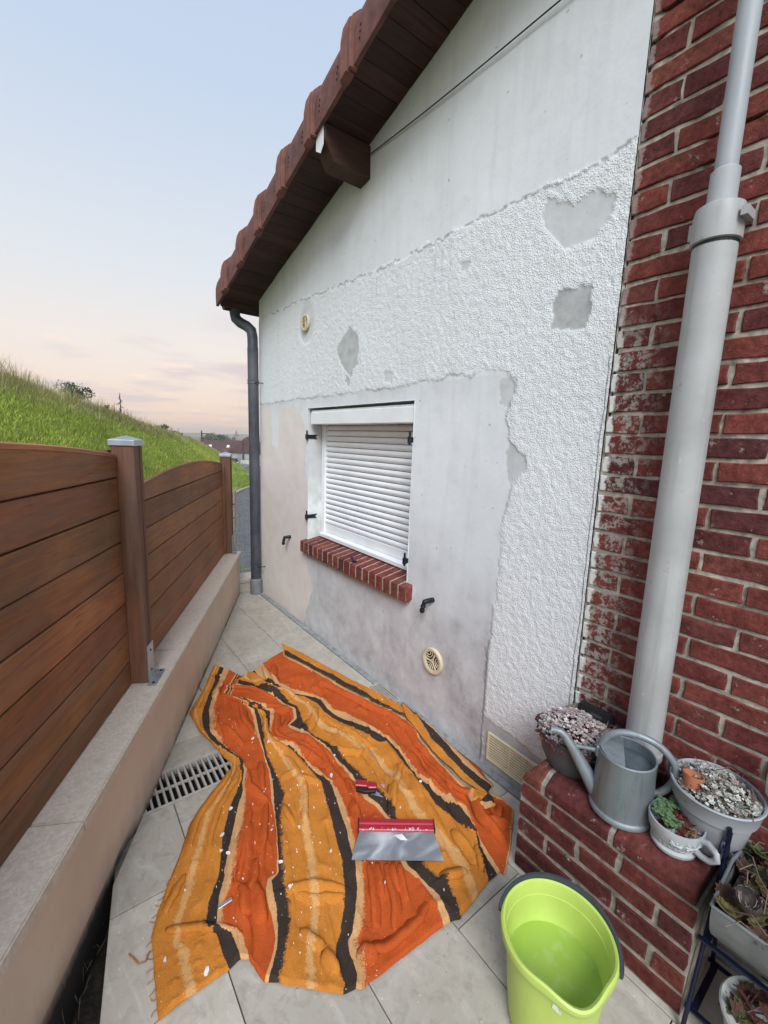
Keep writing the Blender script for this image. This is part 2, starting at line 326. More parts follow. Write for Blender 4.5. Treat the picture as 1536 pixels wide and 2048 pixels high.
gb = G('bank_soil_grass'); gp = gb.pos(); c = gb.mix(gb.rng(gb.noise(gp, 1.3, 6, .65), .35, .65), (.24,.31,.055), (.32,.38,.085)); c = gb.mix(gb.rng(gb.noise(gp, 9, 5), .45, .7, 0, .7), c, (.085,.125,.028)); gb.bump(gb.noise(gp, 18, 5), .8, .05); M_bank = gb.fin(c, .95)
tag(link('hill', npmesh('hill', np.stack([wx, wy, Zz], -1).reshape(-1, 3), F), M_bank, None, True), kind='structure')

# grass on the bank: short green blades below, tall straw-coloured ones towards the crest
def blades(n, az_f, t_f, hlo, hhi, wid, cols, lean, seed):
    r = np.random.default_rng(seed); a = az_f(r, n); t = t_f(r, n); x, y, z = bank_pt(a, t); D = np.hypot(x-CAM.x, y)
    cl = fbm(x, y, .9, seed+50)
    h = (hlo + (hhi-hlo)*r.random(n)**1.6) * (.65+.8*cl); w = wid*(.6+.8*r.random(n))*np.maximum(1, D/14)
    th = r.random(n)*2*np.pi; dx = np.cos(th); dy = np.sin(th); le = lean*h*(.2+r.random(n)); la = r.random(n)*2*np.pi
    b1 = np.stack([x-dx*w, y-dy*w, z-.02], -1); b2 = np.stack([x+dx*w, y+dy*w, z-.02], -1)
    mx = x+np.cos(la)*le*.35; my = y+np.sin(la)*le*.35; mz = z+h*.62
    m1 = np.stack([mx-dx*w*.75, my-dy*w*.75, mz], -1); m2 = np.stack([mx+dx*w*.75, my+dy*w*.75, mz], -1)
    tp = np.stack([x+np.cos(la)*le, y+np.sin(la)*le, z+h*(1-.12*lean)], -1)
    V = np.stack([b1,b2,m1,m2,tp], 1).reshape(-1, 3); o = np.arange(n)[:,None]*5
    F = np.concatenate([np.concatenate([o+0,o+1,o+3],1), np.concatenate([o+0,o+3,o+2],1), np.concatenate([o+2,o+3,o+4],1)])
    cc = np.array(cols); k = r.integers(0, len(cc), n); c = cc[k]*(.6+.75*r.random((n,1)))*(.62+.8*fbm(x, y, .35, seed+9))[:,None]
    c = np.repeat(c, 5, 0); c = np.concatenate([c, np.ones((len(c),1))], 1)
    return V, F, c
Vs=[];Fs=[];Cs=[];b0=0
band_az = lambda r, n: np.where(r.random(n) < .78, -6+24.5*r.random(n)**.85, -30+48*r.random(n))
for args in [(120000, band_az, lambda r, n: r.random(n)**.9*.92, .04, .15, .0075, [(.31,.39,.065),(.37,.44,.085),(.25,.33,.055),(.42,.46,.115)], .6, 1),
             (30000, band_az, lambda r, n: .76+.30*r.random(n)**.8, .08, .25, .0065, [(.32,.36,.10),(.40,.36,.15),(.27,.32,.08),(.46,.39,.20)], .55, 2),
             (3200, lambda r, n: -8+20*r.random(n)**1.9, lambda r, n: .86+.2*r.random(n), .2, .6, .0045, [(.36,.31,.15),(.30,.31,.10),(.42,.37,.20)], .5, 3),
             (6000, lambda r, n: 17+3.05*r.random(n), lambda r, n: r.random(n), .10, .28, .008, [(.30,.40,.08),(.36,.44,.11)], .6, 4)]:
    v, f_, c = blades(*args); Vs.append(v); Fs.append(f_+b0); Cs.append(c); b0 += len(v)
tag(link('grass', npmesh('grass', np.concatenate(Vs), np.concatenate(Fs), {'col': ('FLOAT_COLOR', np.concatenate(Cs))}), M_grassattr), 'long grass covering the bank, green below and straw coloured on top', 'grass', kind='stuff')

# road with kerb round the foot of the bank
mb = MB(); kb = MB()
azr = np.concatenate([np.linspace(-40, 19.9, 50), [20.1]]); fr = [(CAM.x+ (r-.02)*math.sin(R(a)), (r-.02)*math.cos(R(a))) for a, r in zip(azr, np.interp(azr, AZ, RF))]
tail = [(CAM.x+r*math.sin(R(a)), r*math.cos(R(a))) for a, r in [(20.15,27),(20.0,33),(19.5,48),(18.9,62),(18.4,80),(17.6,120),(17.2,160)]]
left = fr+tail
def off(P, d):
    o = []
    for i, p in enumerate(P):
        a = Vector(P[max(i-1,0)]); b = Vector(P[min(i+1,len(P)-1)]); t = (b-a).normalized(); o.append((p[0]+t.y*d, p[1]-t.x*d))
    return o
def strip(mb, P, d0_, d1_, dz0, dz1):
    L = off(P, d0_); Q = off(P, d1_); n = len(P); zz = lambda p: float(gz(math.hypot(p[0]-CAM.x, p[1])))
    mb.poly([(p[0],p[1],zz(p)+dz0) for p in L]+[(p[0],p[1],zz(q)+dz1) for p, q in zip(Q, L)], [(i,n+i,n+i+1,i+1) for i in range(n-1)])
strip(mb, left, .14, 4.9, .0, .0); tag(mb.build('road', M_asph, None), kind='structure')
strip(kb, left, 0, .14, .09, .09); strip(kb, left, .14, .141, .09, -.02)
M_kerb = simple('kerb_stone', (.36,.32,.28), .9, var=.3, sc=5); tag(kb.build('kerb', M_kerb, None), kind='structure')

# ------------------------------------------------------------------ distant village, trees, haze
def house(name, az, D, w, dep, hw, hr, rot, wall, roof, label, wins=(), dormers=0, base=None, group='village houses down the road'):
    z0 = float(gz(D)) if base is None else base; x, y, _ = pol(az, D, 0); M_ = Matrix.Translation((x,y,z0)) @ Matrix.Rotation(R(-az+rot), 4, 'Z')
    e = empty(name, (x,y,z0), label, 'house', group)
    MB().box((-w/2,-dep/2,-1),(w/2,dep/2,hw),M_).build('wall', wall, e)
    a = .35; P = [M_@Vector(p) for p in [(-w/2-a,-dep/2-a,hw-.15),(w/2+a,-dep/2-a,hw-.15),(w/2+a,dep/2+a,hw-.15),(-w/2-a,dep/2+a,hw-.15),(-w/2+w*.08,0,hw+hr),(w/2-w*.08,0,hw+hr)]]
    rf_ = MB().poly(P, [(0,1,5,4),(2,3,4,5),(1,2,5),(3,0,4),(3,2,1,0)]).build('roof', roof, e)
    MB().box((w*.12,-.3,hw+hr*.6),(w*.12+.8,.3,hw+hr+.9),M_).build('chimney', M_chim, rf_)
    for i in range(dormers):
        xx = -w*.32+i*w*.62/max(1,dormers-1); t = .42; yy = -dep/2*(1-t)-a*(1-t); zz = hw-.1+hr*t
        MB().poly([M_@Vector(p) for p in [(xx,yy-.12,zz-.1),(xx+.7,yy-.12,zz-.1),(xx+1.0,yy+.8,zz+.75),(xx+.3,yy+.8,zz+.75)]], [(0,1,2,3)]).build('skylight', M_whitealu, rf_)
    for (xa, xb, za, zb, mt) in wins:
        f_ = MB().box((xa,-dep/2-.05,za),(xb,-dep/2+.02,zb),M_).build('window', M_whitealu, e); MB().box((xa+.12,-dep/2-.08,za+.12),(xb-.12,-dep/2-.04,zb-.12),M_).build('pane', mt, f_)
    return e
M_chim = simple('chimney_brick', (.16,.07,.05), .9, sc=3); M_roofd = simple('dark_roof_tiles', (.075,.040,.036), .9, var=.3, sc=1.2, bump=.4, bd=.05); M_roofr = simple('red_roof_tiles', (.12,.055,.042), .9, var=.3, sc=1.2, bump=.4, bd=.05)
M_hw = simple('cream_house', (.62,.58,.52), .9, sc=1); M_hg = simple('grey_house', (.32,.32,.33), .9, sc=1); M_pane = simple('dark_pane', (.03,.035,.04), .15, sc=2, var=.1, bump=0, spec=.6)
house('village_house', 17.25, 132, 15, 8, 2.7, 3.3, 6, M_hw, M_roofd, 'long low house with dark brown tiled roof and three skylights', [(-5,-3.8,.8,2.1,M_pane),(-1,.2,.8,2.1,M_pane),(3,4.2,.8,2.1,M_pane)], 3)
house('village_house', 18.75, 108, 7.5, 6, 2.4, 1.5, 10, M_hw, M_roofr, 'small white house with red roof behind the parked car', [(-3.2,-2.4,.7,1.7,M_pane),(-2.0,-1.2,.7,1.7,M_pane),(-.8,0,.7,1.7,M_pane)], 0)
house('village_house', 20.1, 96, 6.5, 7, 2.9, 3.0, 75, M_hg, M_roofd, 'grey house with steep dark roof beside the drainpipe', [(-2.2,-1.2,.5,2.2,M_whitealu),(1,2,.5,2.2,M_pane)], 1)
house('village_house', 19.2, 118, 6, 6, 2.9, 1.3, 12, M_hw, M_roofd, 'far house with pale flat roof light between the dark roofs', [(-1,.5,.8,2,M_pane)], 0)
# white garden wall with pickets along the road
gw = empty('garden_fence', pol(19.5, 78, float(gz(78))), 'white picket garden fence along the road by the grey house', 'fence')
for (a0_,r0_,a1_,r1_) in [(19.02,86,19.55,80),(19.6,79,20.6,71)]:
    p = Vector(pol(a0_,r0_,float(gz(r0_)))); q = Vector(pol(a1_,r1_,float(gz(r1_)))); n = 14
    MB().tube([p+Vector((0,0,.35)), q+Vector((0,0,.35))], .2, 4).build('plinth', M_hg, gw)
    for i in range(n+1):
        c_ = p.lerp(q, i/n); MB().box((c_.x-.06,c_.y-.06,c_.z),(c_.x+.06,c_.y+.06,c_.z+1.15)).build('picket', M_hw, gw)
# parked car
cx, cy, _ = pol(18.02, 93, 0); cz = float(gz(93)); car = empty('parked_car', (cx,cy,cz), 'dark car parked by the road below the bank', 'car'); Mc = Matrix.Translation((cx,cy,cz)) @ Matrix.Rotation(R(-10), 4, 'Z')
side = [(-2.1,.35),(-2.15,.75),(-1.2,.9),(-.6,1.4),(.9,1.42),(1.6,.95),(2.1,.85),(2.1,.35)]; Mx = Mc @ Matrix.Rotation(R(90), 4, 'Z') @ Matrix.Rotation(R(90), 4, 'X')
M_car = simple('car_paint', (.02,.022,.026), .3, var=.1, spec=.6); MB().prism(side, -.85, .85, Mx).build('body', M_car, car, bevel=.06)
MB().prism([(-1.0,.95),(-.55,1.33),(.85,1.35),(1.35,.97)], -.87, .87, Mx).build('windows', M_pane, car)
for sx in (-.75,.75):
    for sy in (-1.3,1.3): MB().lathe([(.02,-.1),(.3,-.1),(.32,0),(.3,.1),(.02,.1)], 14, Mc @ Matrix.Translation((sx,sy,.32)) @ Matrix.Rotation(R(90),4,'Y')).build('wheel', M_blackpl, car)
for sx in (-.6,.6): MB().box((sx-.18,-2.2,.6),(sx+.18,-2.12,.75),Mc).build('headlight', M_whitealu, car)
# church with spire
chx, chy, _ = pol(18.5, 620, 0); cb = -12; ch = empty('church', (chx,chy,cb), 'pale church with a pointed spire far across the village', 'church'); Mch = Matrix.Translation((chx,chy,cb)) @ Matrix.Rotation(R(-12),4,'Z')
M_church = simple('church_stone', (.30,.29,.275), .9, sc=.5); M_slate = simple('slate', (.07,.075,.09), .7, sc=.4)
MB().box((-2.6,-2.6,0),(2.6,2.6,11.5),Mch).build('tower', M_church, ch)
sp = MB().poly([Mch@Vector(p) for p in [(-3,-3,11.5),(3,-3,11.5),(3,3,11.5),(-3,3,11.5),(-1.3,-1.3,14),(1.3,-1.3,14),(1.3,1.3,14),(-1.3,1.3,14),(0,0,21)]], [(0,1,5,4),(1,2,6,5),(2,3,7,6),(3,0,4,7),(4,5,8),(5,6,8),(6,7,8),(7,4,8),(3,2,1,0)]).build('spire', M_slate, ch)
for sx in (-2.6,2.6): MB().poly([Mch@Vector(p) for p in [(sx-.7,-2.8,11.5),(sx+.7,-2.8,11.5),(sx+.7,-1.4,11.5),(sx-.7,-1.4,11.5),(sx,-2.1,14.2)]], [(0,1,4),(1,2,4),(2,3,4),(3,0,4)]).build('pinnacle', M_slate, sp)
for sx in (-1.1,1.1): MB().box((sx-.5,-2.75,7.5),(sx+.5,-2.55,10),Mch).build('belfry_opening', M_slate, ch)
MB().box((-4,2.6,0),(4,20,6.5),Mch).build('nave', M_church, ch); MB().poly([Mch@Vector(p) for p in [(-4.4,2.6,6.4),(4.4,2.6,6.4),(4.4,20,6.4),(-4.4,20,6.4),(0,2.6,10.5),(0,20,10.5)]], [(0,1,4),(1,2,5,4),(3,0,4,5),(2,3,5)]).build('nave_roof', M_slate, ch)

def tree(name, pos, H, cr, label, col, nl=900, lobes=9, seed=0, tr=.08, leaf=.12, group='trees on and behind the bank'):
    r = np.random.default_rng(seed); x, y, z = pos; e = empty(name, pos, label, 'tree', group)
    t = MB().tube([(x,y,z-.2),(x+.03*H,y,z+H*.4),(x,y,z+H*.8)], [tr*H*.5, tr*H*.35, tr*H*.1], 8)
    for i in range(5):
        a = r.random()*6.28; t.tube([(x,y,z+H*(.3+.08*i)),(x+math.cos(a)*cr*.6,y+math.sin(a)*cr*.6,z+H*(.55+.08*i))], [tr*H*.18, tr*H*.04], 5)
    t.build('trunk', M_bark, e)
    cs = np.stack([r.normal(0, cr*.45, lobes), r.normal(0, cr*.45, lobes), H*(.45+.45*r.random(lobes))], -1); rad = cr*(.30+.32*r.random(lobes))
    k = r.integers(0, lobes, nl); dd = r.normal(0, 1, (nl,3)); dd /= np.linalg.norm(dd, axis=1)[:,None]; P = cs[k] + dd*(rad[k]*(.55+.5*r.random(nl)))[:,None] + np.array(pos)
    u1 = r.normal(0, 1, (nl,3)); u1 /= np.linalg.norm(u1, axis=1)[:,None]; u2 = np.cross(u1, r.normal(0, 1, (nl,3))); u2 /= np.linalg.norm(u2, axis=1)[:,None]; s = leaf*(.6+.8*r.random(nl))[:,None]
    V = np.stack([P-u1*s, P+u2*s*.6, P+u1*s, P-u2*s*.6], 1).reshape(-1, 3); F = np.arange(nl*4).reshape(-1, 4)
    c = np.array(col)*(.55+.9*r.random((nl,1))); c = np.repeat(np.concatenate([c, np.ones((nl,1))], 1), 4, 0)
    link('crown', npmesh('crown', V, F, {'col': ('FLOAT_COLOR', c)}), M_leafattr, e); return e
M_bark = simple('bark', (.06,.045,.035), .95, sc=12, bump=.5)
def on_crest(az, dr=1.5, dz=0): 
    rc_ = float(np.interp(az, AZ, RC)); el_ = float(np.interp(az, AZ, EL)); return pol(az, rc_+dr, CAM.z+rc_*math.tan(R(el_))+dz)
tree('tree', pol(2.35, 30, 2.55), 1.6, .7, 'small grey-green leafy tree standing behind the crest of the grassy bank', (.055,.075,.05), 1100, 12, 5, .03, .06)
tree('young_fir', on_crest(4.9,1,-.45), .8, .12, 'thin sapling on the crest right of the small leafy tree', (.05,.065,.045), 160, 6, 6, .03, .07)
def fir(name, pos, H, wd, label, seed):
    r = random.Random(seed); e = empty(name, pos, label, 'tree', 'trees on and behind the bank'); x, y, z = pos
    MB().tube([(x,y,z-.2),(x,y,z+H)], [.03*H, .006*H], 6).build('trunk', M_bark, e); mb = MB()
    for i in range(26):
        t = .15+.83*i/26; a = r.random()*6.28; L = wd*(1-t)*(.7+.5*r.random()); b = (x+math.cos(a)*L, y+math.sin(a)*L, z+H*t-.05*H); mb.tube([(x,y,z+H*t), b], [.018*H,.004*H], 4)
    mb.build('crown', M_fir, e)
M_fir = simple('fir_needles', (.035,.05,.03), .9)
fir('fir_tree', on_crest(6.35,1,-.25), 1.25, .45, 'small fir sapling poking above the middle of the bank crest', 3)
for i, (az, dr, H, cr, lb) in enumerate([(8.6,2,.30,.4,'low dark bush on the far bank crest, left of the round one'),(10.2,3,.6,.55,'round dark bush on the bank crest'),(11.4,4,.35,.5,'low dark bush on the crest right of the round one')]):
    tree('bush', on_crest(az, dr, -.35), H, cr, lb, (.06,.085,.035), 600, 8, 20+i, .05, .07, 'bushes on the far crest')
for i, (az, D, H, cr, lb) in enumerate([(15.25,175,7.6,4.2,'broad dark tree at the left end of the tree clump behind the roofs'),(15.95,180,8.6,4.6,'tallest rounded tree of the clump behind the long roof'),(16.65,185,7.0,3.8,'rounded tree at the right end of the clump, left of the church')]):
    tree('broad_tree', pol(az, D, float(gz(D))-1), H, cr, lb, (.07,.10,.05), 3600, 14, 40+i, .04, .42, 'trees behind the village roofs')
px_, py_, _ = pol(14.55, 75, 0); pe = empty('utility_pole', (px_,py_,-3.5), 'thin utility pole rising behind the end of the bank', 'pole'); MB().tube([(px_,py_,-3.5),(px_,py_,2.0)], [.13,.10], 8).build('pole', M_bark, pe); MB().box((px_-.1,py_-.06,1.5),(px_+1.6,py_+.06,1.62)).build('cross_arm', M_bark, pe)
px_, py_, _ = pol(19.27, 84, 0); pe = empty('utility_pole', (px_,py_,float(gz(84))), 'stout wooden pole in front of the white picket fence', 'pole'); MB().tube([(px_,py_,float(gz(84))),(px_,py_,.05)], [.2,.17], 8).build('pole', M_bark, pe); MB().lathe([(.18,0),(.2,.1),(.02,.45)], 8, Matrix.Translation((px_,py_,.03))).build('cap', M_bark, pe)
# far ridges
for nm, D, z1, sd_ in (('far_hill', 850, -3, 1), ('far_ridge', 1250, 1.5, 2)):
    az = np.arange(-35, 60, .5); hh = z1 + (fbm(az, az*0+sd_, .12, 60+sd_)-.5)*D*.012; V = [(CAM.x+D*math.sin(R(a)), D*math.cos(R(a)), -20) for a in az]+[(CAM.x+(D+80)*math.sin(R(a)), (D+80)*math.cos(R(a)), h_) for a, h_ in zip(az, hh)]+[(CAM.x+(D+160)*math.sin(R(a)), (D+160)*math.cos(R(a)), -20) for a in az]; n = len(az)
    tag(link(nm, npmesh(nm, V, [(k*n+i, k*n+i+1, (k+1)*n+i+1, (k+1)*n+i) for k in (0,1) for i in range(n-1)]), M_meadow, None, True), kind='structure')
rs = random.Random(4)
for i in range(6):
    az = 17.3+i*.42+rs.uniform(-.1,.1); D = rs.uniform(330,480)
    house('village_house', az, D, rs.uniform(9,14), 8, rs.uniform(3,4.5), rs.uniform(2.5,3.5), rs.uniform(-25,25), M_hw, M_roofd if i % 2 else M_roofr, ['tiny pale house in the hazy village beyond the near roofs'][0], group='tiny hazy houses in the far village')
# ------------------------------------------------------------------ white rendered house
SL = lambda y: 3.825-.272*y
YE, YS = 4.02, .7845; WY0, WY1, WZ0, WZ1 = 1.82, 3.045, .735, 1.755
HS = empty('white_house', (0, 2.4, 0), 'white rendered house gable with brown verge tiles and closed roller shutter', 'house')
def seg(a, b, h): return np.linspace(a, b, max(2, int(round((b-a)/h))+1))
ys = np.concatenate([seg(YS,.825,.0022)[:-1], seg(.825,WY0,.0075)[:-1], seg(WY0,WY1,.0085)[:-1], seg(WY1,YE,.012)]); zs = np.concatenate([[-.9], seg(-.02,WZ0,.0075)[:-1], seg(WZ0,WZ1,.0085)[:-1], seg(WZ1,3.66,.0085)])
Yg, Zg = np.meshgrid(ys, zs, indexing='ij')
jy = Yg + (fbm(Yg, Zg, 14, 11)-.5)*.05 + (fbm(Yg, Zg, 60, 12)-.5)*.014; jz = Zg + (fbm(Yg, Zg, 14, 13)-.5)*.05 + (fbm(Yg, Zg, 60, 14)-.5)*.014
UP = [(4.02,2.56),(3.2,2.555),(2.74,2.53),(2.18,2.50),(1.69,2.505),(1.38,2.51),(1.14,2.51),(.96,2.495),(.70,2.535)]
LO = [(1.214,-.1),(1.217,.60),(1.20,.71),(1.194,.95),(1.194,1.18),(1.17,1.344),(1.105,1.44),(1.10,1.48),(1.188,1.545),(1.196,1.663),(1.182,1.786),(1.227,1.847),(1.567,1.85),(1.825,1.834),(2.467,1.829),(3.02,1.834),(4.1,1.82)]
rough = inpoly(jy, jz, [(4.1,2.56)]+UP+[(.70,-.1)]+LO).astype(float)
P1 = [(2.484,2.254),(2.40,2.20),(2.381,2.118),(2.387,1.999),(2.471,1.93),(2.566,2.002),(2.647,2.124),(2.585,2.178)]; P1b = [(2.52,1.945),(2.47,1.92),(2.47,1.88),(2.499,1.87),(2.53,1.90)]
P2 = [(.913,2.413),(.85,2.389),(.85,2.32),(.895,2.264),(.987,2.251),(1.065,2.309),(1.128,2.40),(1.102,2.46),(1.0,2.40)]; P3 = [(1.022,2.104),(.88,2.102),(.876,2.021),(.906,1.958),(1.031,1.975)]; P4 = [(1.53,2.38),(1.467,2.352),(1.50,2.31),(1.54,2.318)]; P5 = [(2.10,1.93),(2.02,1.91),(2.04,1.86),(2.10,1.87)]
P6 = [(1.215,1.855),(1.17,1.80),(1.19,1.70),(1.25,1.72),(1.27,1.80)]; P7 = [(1.19,1.55),(1.10,1.48),(1.10,1.43),(1.18,1.36),(1.20,1.45)]
grey = np.zeros_like(Yg)
for P, a in ((P1,.80),(P1b,.7),(P2,.42),(P3,.95),(P4,.55),(P5,.4),(P6,.45),(P7,.55)):
    k = inpoly(jy, jz, P); rough[k] = 0; grey[k] = a
k = inpoly(jy, jz, [(.80,-.1),(1.205,-.1),(1.205,.235),(1.16,.245),(.80,.215)]); rough[k] = .1; grey[k] = .85
ring = np.hypot(Yg-3.086, (Zg-2.372)*.85); k = ring < .125; rough[k] *= .25; grey = np.maximum(grey, .42*sstep(.13,.09,ring))
pink = ((jy > np.interp(Zg, [0,.35,.56,.75,1.6,1.82], [3.13,2.95,3.07,3.06,3.08,3.3])) & (jz < np.interp(Yg, [3.05,3.3,3.6,3.62,3.75,3.76,4.02], [1.70,1.78,1.75,1.45,1.45,1.79,1.80]))).astype(float)
under = sstep(1.25,.15,Zg)*((Yg > 1.2) & (pink < .5)); dirt = under*(.35+.8*fbm(Yg, Zg, 3, 21))*1.15 + sstep(.55,.0,Zg)*(Yg <= 1.22)*.55
dirt += np.where((Zg < 1.84) & (Zg > 1.60) & (Yg > 1.2), sstep(1.70,1.83,Zg)*.55*fbm(Yg, Zg, 6, 22), 0)*(pink < .5)
dirt += pink*sstep(.25,.0,Zg)*.35 + .35*np.exp(-((Yg-1.40)/.05)**2-((Zg-.62)/.03)**2) + .5*np.exp(-((Yg-1.23)/.02)**2)*sstep(1.2,.1,Zg)
st = np.zeros_like(Yg)
for y0_ in (1.60,1.66,1.71,1.75,2.0,2.05,2.2): st += np.exp(-((Yg-y0_-.01*(fbm(Zg,Zg,8,31)-.5))/.006)**2)*sstep(2.50,2.47,Zg)*sstep(2.22+.1*math.sin(y0_*40),2.40,Zg)*.5
dirt = np.clip(dirt+st*(fbm(Yg, Zg, 40, 33) > .47), 0, 1)
dirt = np.maximum(dirt, .30*np.exp(-((Yg-1.592)/.02)**2)*((Zg < .66) & (Zg > .42)))
fresh = inpoly(jy, jz, [(1.82,.74),(1.74,.74),(1.75,.62),(1.78,.36),(1.72,.33),(1.80,.32),(1.83,.60)]).astype(float)
for P in ([(1.92,.25),(1.88,.20),(1.90,.15),(1.94,.19)], [(1.84,.27),(1.80,.24),(1.82,.08),(1.86,.16)], [(1.60,.15),(1.50,.10),(1.40,.02),(1.45,.02),(1.62,.10)]): fresh[inpoly(jy, jz, P)] = .6
dU = segdist(Yg, Zg + (fbm(Yg, Zg, 30, 15)-.5)*.04, UP)[0]; dL = segdist(jy, jz, LO)[0]; crack = np.maximum(sstep(.007,.002,dU)*(fbm(Yg, Zg, 9, 16) > .38), sstep(.007,.002,dL)*(fbm(Yg, Zg, 7, 17) > .5)*.6)*.6
crack = np.maximum(crack, sstep(.006,.002,np.abs(Yg-1.214-.006*(fbm(Zg,Zg,20,18)-.5)))*(Zg < .62)*.65)
crack = np.maximum(crack, sstep(.0028,.0008,np.abs(Yg-.7975-.014*(fbm(Zg,Zg*0,9,19)-.5)))*((Zg > .45) & (Zg < 1.85))*.9)
rs_ = rough*(1-.35*sstep(2.6,3.6,Yg))
rb = rs_.copy()
for _ in range(2): rb[1:-1,1:-1] = (rb[:-2,1:-1]+rb[2:,1:-1]+rb[1:-1,:-2]+rb[1:-1,2:]+rb[1:-1,1:-1])/5
X = -.0018*rb - rb*(fbm(Yg, Zg, 100, 41, 2)-.5)*.006 - (fbm(Yg, Zg, 2.2, 42)-.5)*.012*(1-.5*rough) + grey*.001
X[:, 0] = 0
ny, nz = Yg.shape; idx = np.arange(ny*nz).reshape(ny, nz); F = np.stack([idx[:-1,:-1], idx[:-1,1:], idx[1:,1:], idx[1:,:-1]], -1).reshape(-1, 4)
yc = ((ys[:-1]+ys[1:])/2)[:,None]+0*zs[None,:-1]; zc_ = ((zs[:-1]+zs[1:])/2)[None,:]+0*ys[:-1,None]
keep = ~((yc > WY0) & (yc < WY1) & (zc_ > WZ0) & (zc_ < WZ1)) & (zc_ < SL(yc)+.05); F = F[keep.ravel()]
at = {n_: ('FLOAT', v_) for n_, v_ in dict(rough=rs_, grey=np.clip(grey,0,1), dirt=dirt, pink=pink*(rough < .5), fresh=fresh, crack=crack).items()}
link('wall', npmesh('wall', np.stack([X, Yg, Zg], -1).reshape(-1, 3), F, at), M_render, HS, True)
mb = MB(); e = .008
mb.poly([(-.003,WY1,WZ0-.03),(.2,WY1,WZ0-.03),(.2,WY1,WZ1),(-.003,WY1,WZ1)], [(0,1,2,3)]); mb.poly([(-.003,WY0,WZ0-.03),(.2,WY0,WZ0-.03),(.2,WY0,WZ1),(-.003,WY0,WZ1)], [(3,2,1,0)])
mb.poly([(-.003,WY0,WZ1),(.2,WY0,WZ1),(.2,WY1,WZ1),(-.003,WY1,WZ1)], [(0,1,2,3)]); mb.poly([(-.003,WY0,WZ0-.01),(.2,WY0,WZ0-.01),(.2,WY1,WZ0-.01),(-.003,WY1,WZ0-.01)], [(3,2,1,0)])
mb.build('window_reveal', simple('reveal_render', (.66,.67,.66), .9, var=.22, sc=9, bump=.3, col2=(.44,.45,.44)), HS)
MB().box((.012,YE-.25,-1),(5,YE-.006,2.70)).build('end_wall', M_render, HS)
# roof: soffit boards, deck, verge tiles
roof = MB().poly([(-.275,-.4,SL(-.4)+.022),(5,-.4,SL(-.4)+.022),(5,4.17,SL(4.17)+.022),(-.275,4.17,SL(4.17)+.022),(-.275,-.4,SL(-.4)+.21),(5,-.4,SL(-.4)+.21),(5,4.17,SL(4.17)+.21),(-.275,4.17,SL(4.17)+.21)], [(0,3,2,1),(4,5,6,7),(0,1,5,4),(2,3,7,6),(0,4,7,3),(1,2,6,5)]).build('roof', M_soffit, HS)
y = .2; i = 0
while y < 4.12:
    w = .088+.012*random.random(); dz = random.uniform(-.002,.002); y2 = min(y+w, 4.15)
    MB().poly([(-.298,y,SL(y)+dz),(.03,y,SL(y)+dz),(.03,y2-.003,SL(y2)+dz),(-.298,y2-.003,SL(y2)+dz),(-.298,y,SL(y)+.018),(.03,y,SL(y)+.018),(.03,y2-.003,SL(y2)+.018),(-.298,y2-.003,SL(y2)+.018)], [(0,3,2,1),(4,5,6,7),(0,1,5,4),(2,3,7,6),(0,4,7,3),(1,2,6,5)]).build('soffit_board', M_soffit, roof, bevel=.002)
    y = y2
VP_ = [(-.296,-.018),(-.318,-.018),(-.320,.06),(-.318,.125),(-.306,.175),(-.275,.215),(-.22,.238),(-.10,.245),(-.10,.225),(-.22,.218),(-.262,.198),(-.290,.165),(-.302,.12),(-.303,.06)]
def sweep(mb, prof, ya, yb, o_=0., zo=0.):
    n = len(prof); P = []
    for yy in (ya, yb):
        for j, (x_, z_) in enumerate(prof):
            ox = 0 if j in (0,) or j >= 7 else -o_*(1 if x_ < -.29 else .5); oz = o_*.45 if (x_ > -.31 and j in (4,5,6,7)) else (-o_*.6 if j in (0,1) else 0)
            P.append((x_+ox, yy, SL(yy)+z_+oz+zo))
    mb.poly(P, [tuple(range(n))[::-1], tuple(range(n,2*n))]+[(j,(j+1)%n,n+(j+1)%n,n+j) for j in range(n)])
yj = -.28
while yj < 4.0:
    ye_ = min(yj+.385, 4.205); mb = MB(); sweep(mb, VP_, yj, ye_, 0, -.002); t_ = mb.build('verge_tile', M_tileroof, roof, smooth=True)
    mb = MB(); sweep(mb, VP_, yj-.004, yj+.012, .020); sweep(mb, VP_, yj+.019, yj+.074, .027); sweep(mb, VP_, yj+.080, yj+.092, .014); mb.build('collar', M_collar, t_, bevel=.002)
    mb = MB()
    for dy in (-.055,.145):
        for q in range(3): mb.lathe([(.001,.002),(.006,.0)], 8, Matrix.Translation((-.3215, yj+dy-.004*q, SL(yj+dy)+.045+.024*q)) @ Matrix.Rotation(R(-90),4,'Y'))
    mb.build('peg_hole', M_dark, t_)
    yj += .38
MB().box((-.29,4.15,SL(4.15)-.035),(5,4.178,SL(4.15)+.02)).build('fascia_board', M_beam, roof, bevel=.002)
mb = MB(); mb.tube([(-.25,4.215,2.70),(5,4.215,2.70)], .055, 12); mb.build('gutter', M_beam, roof, smooth=True)
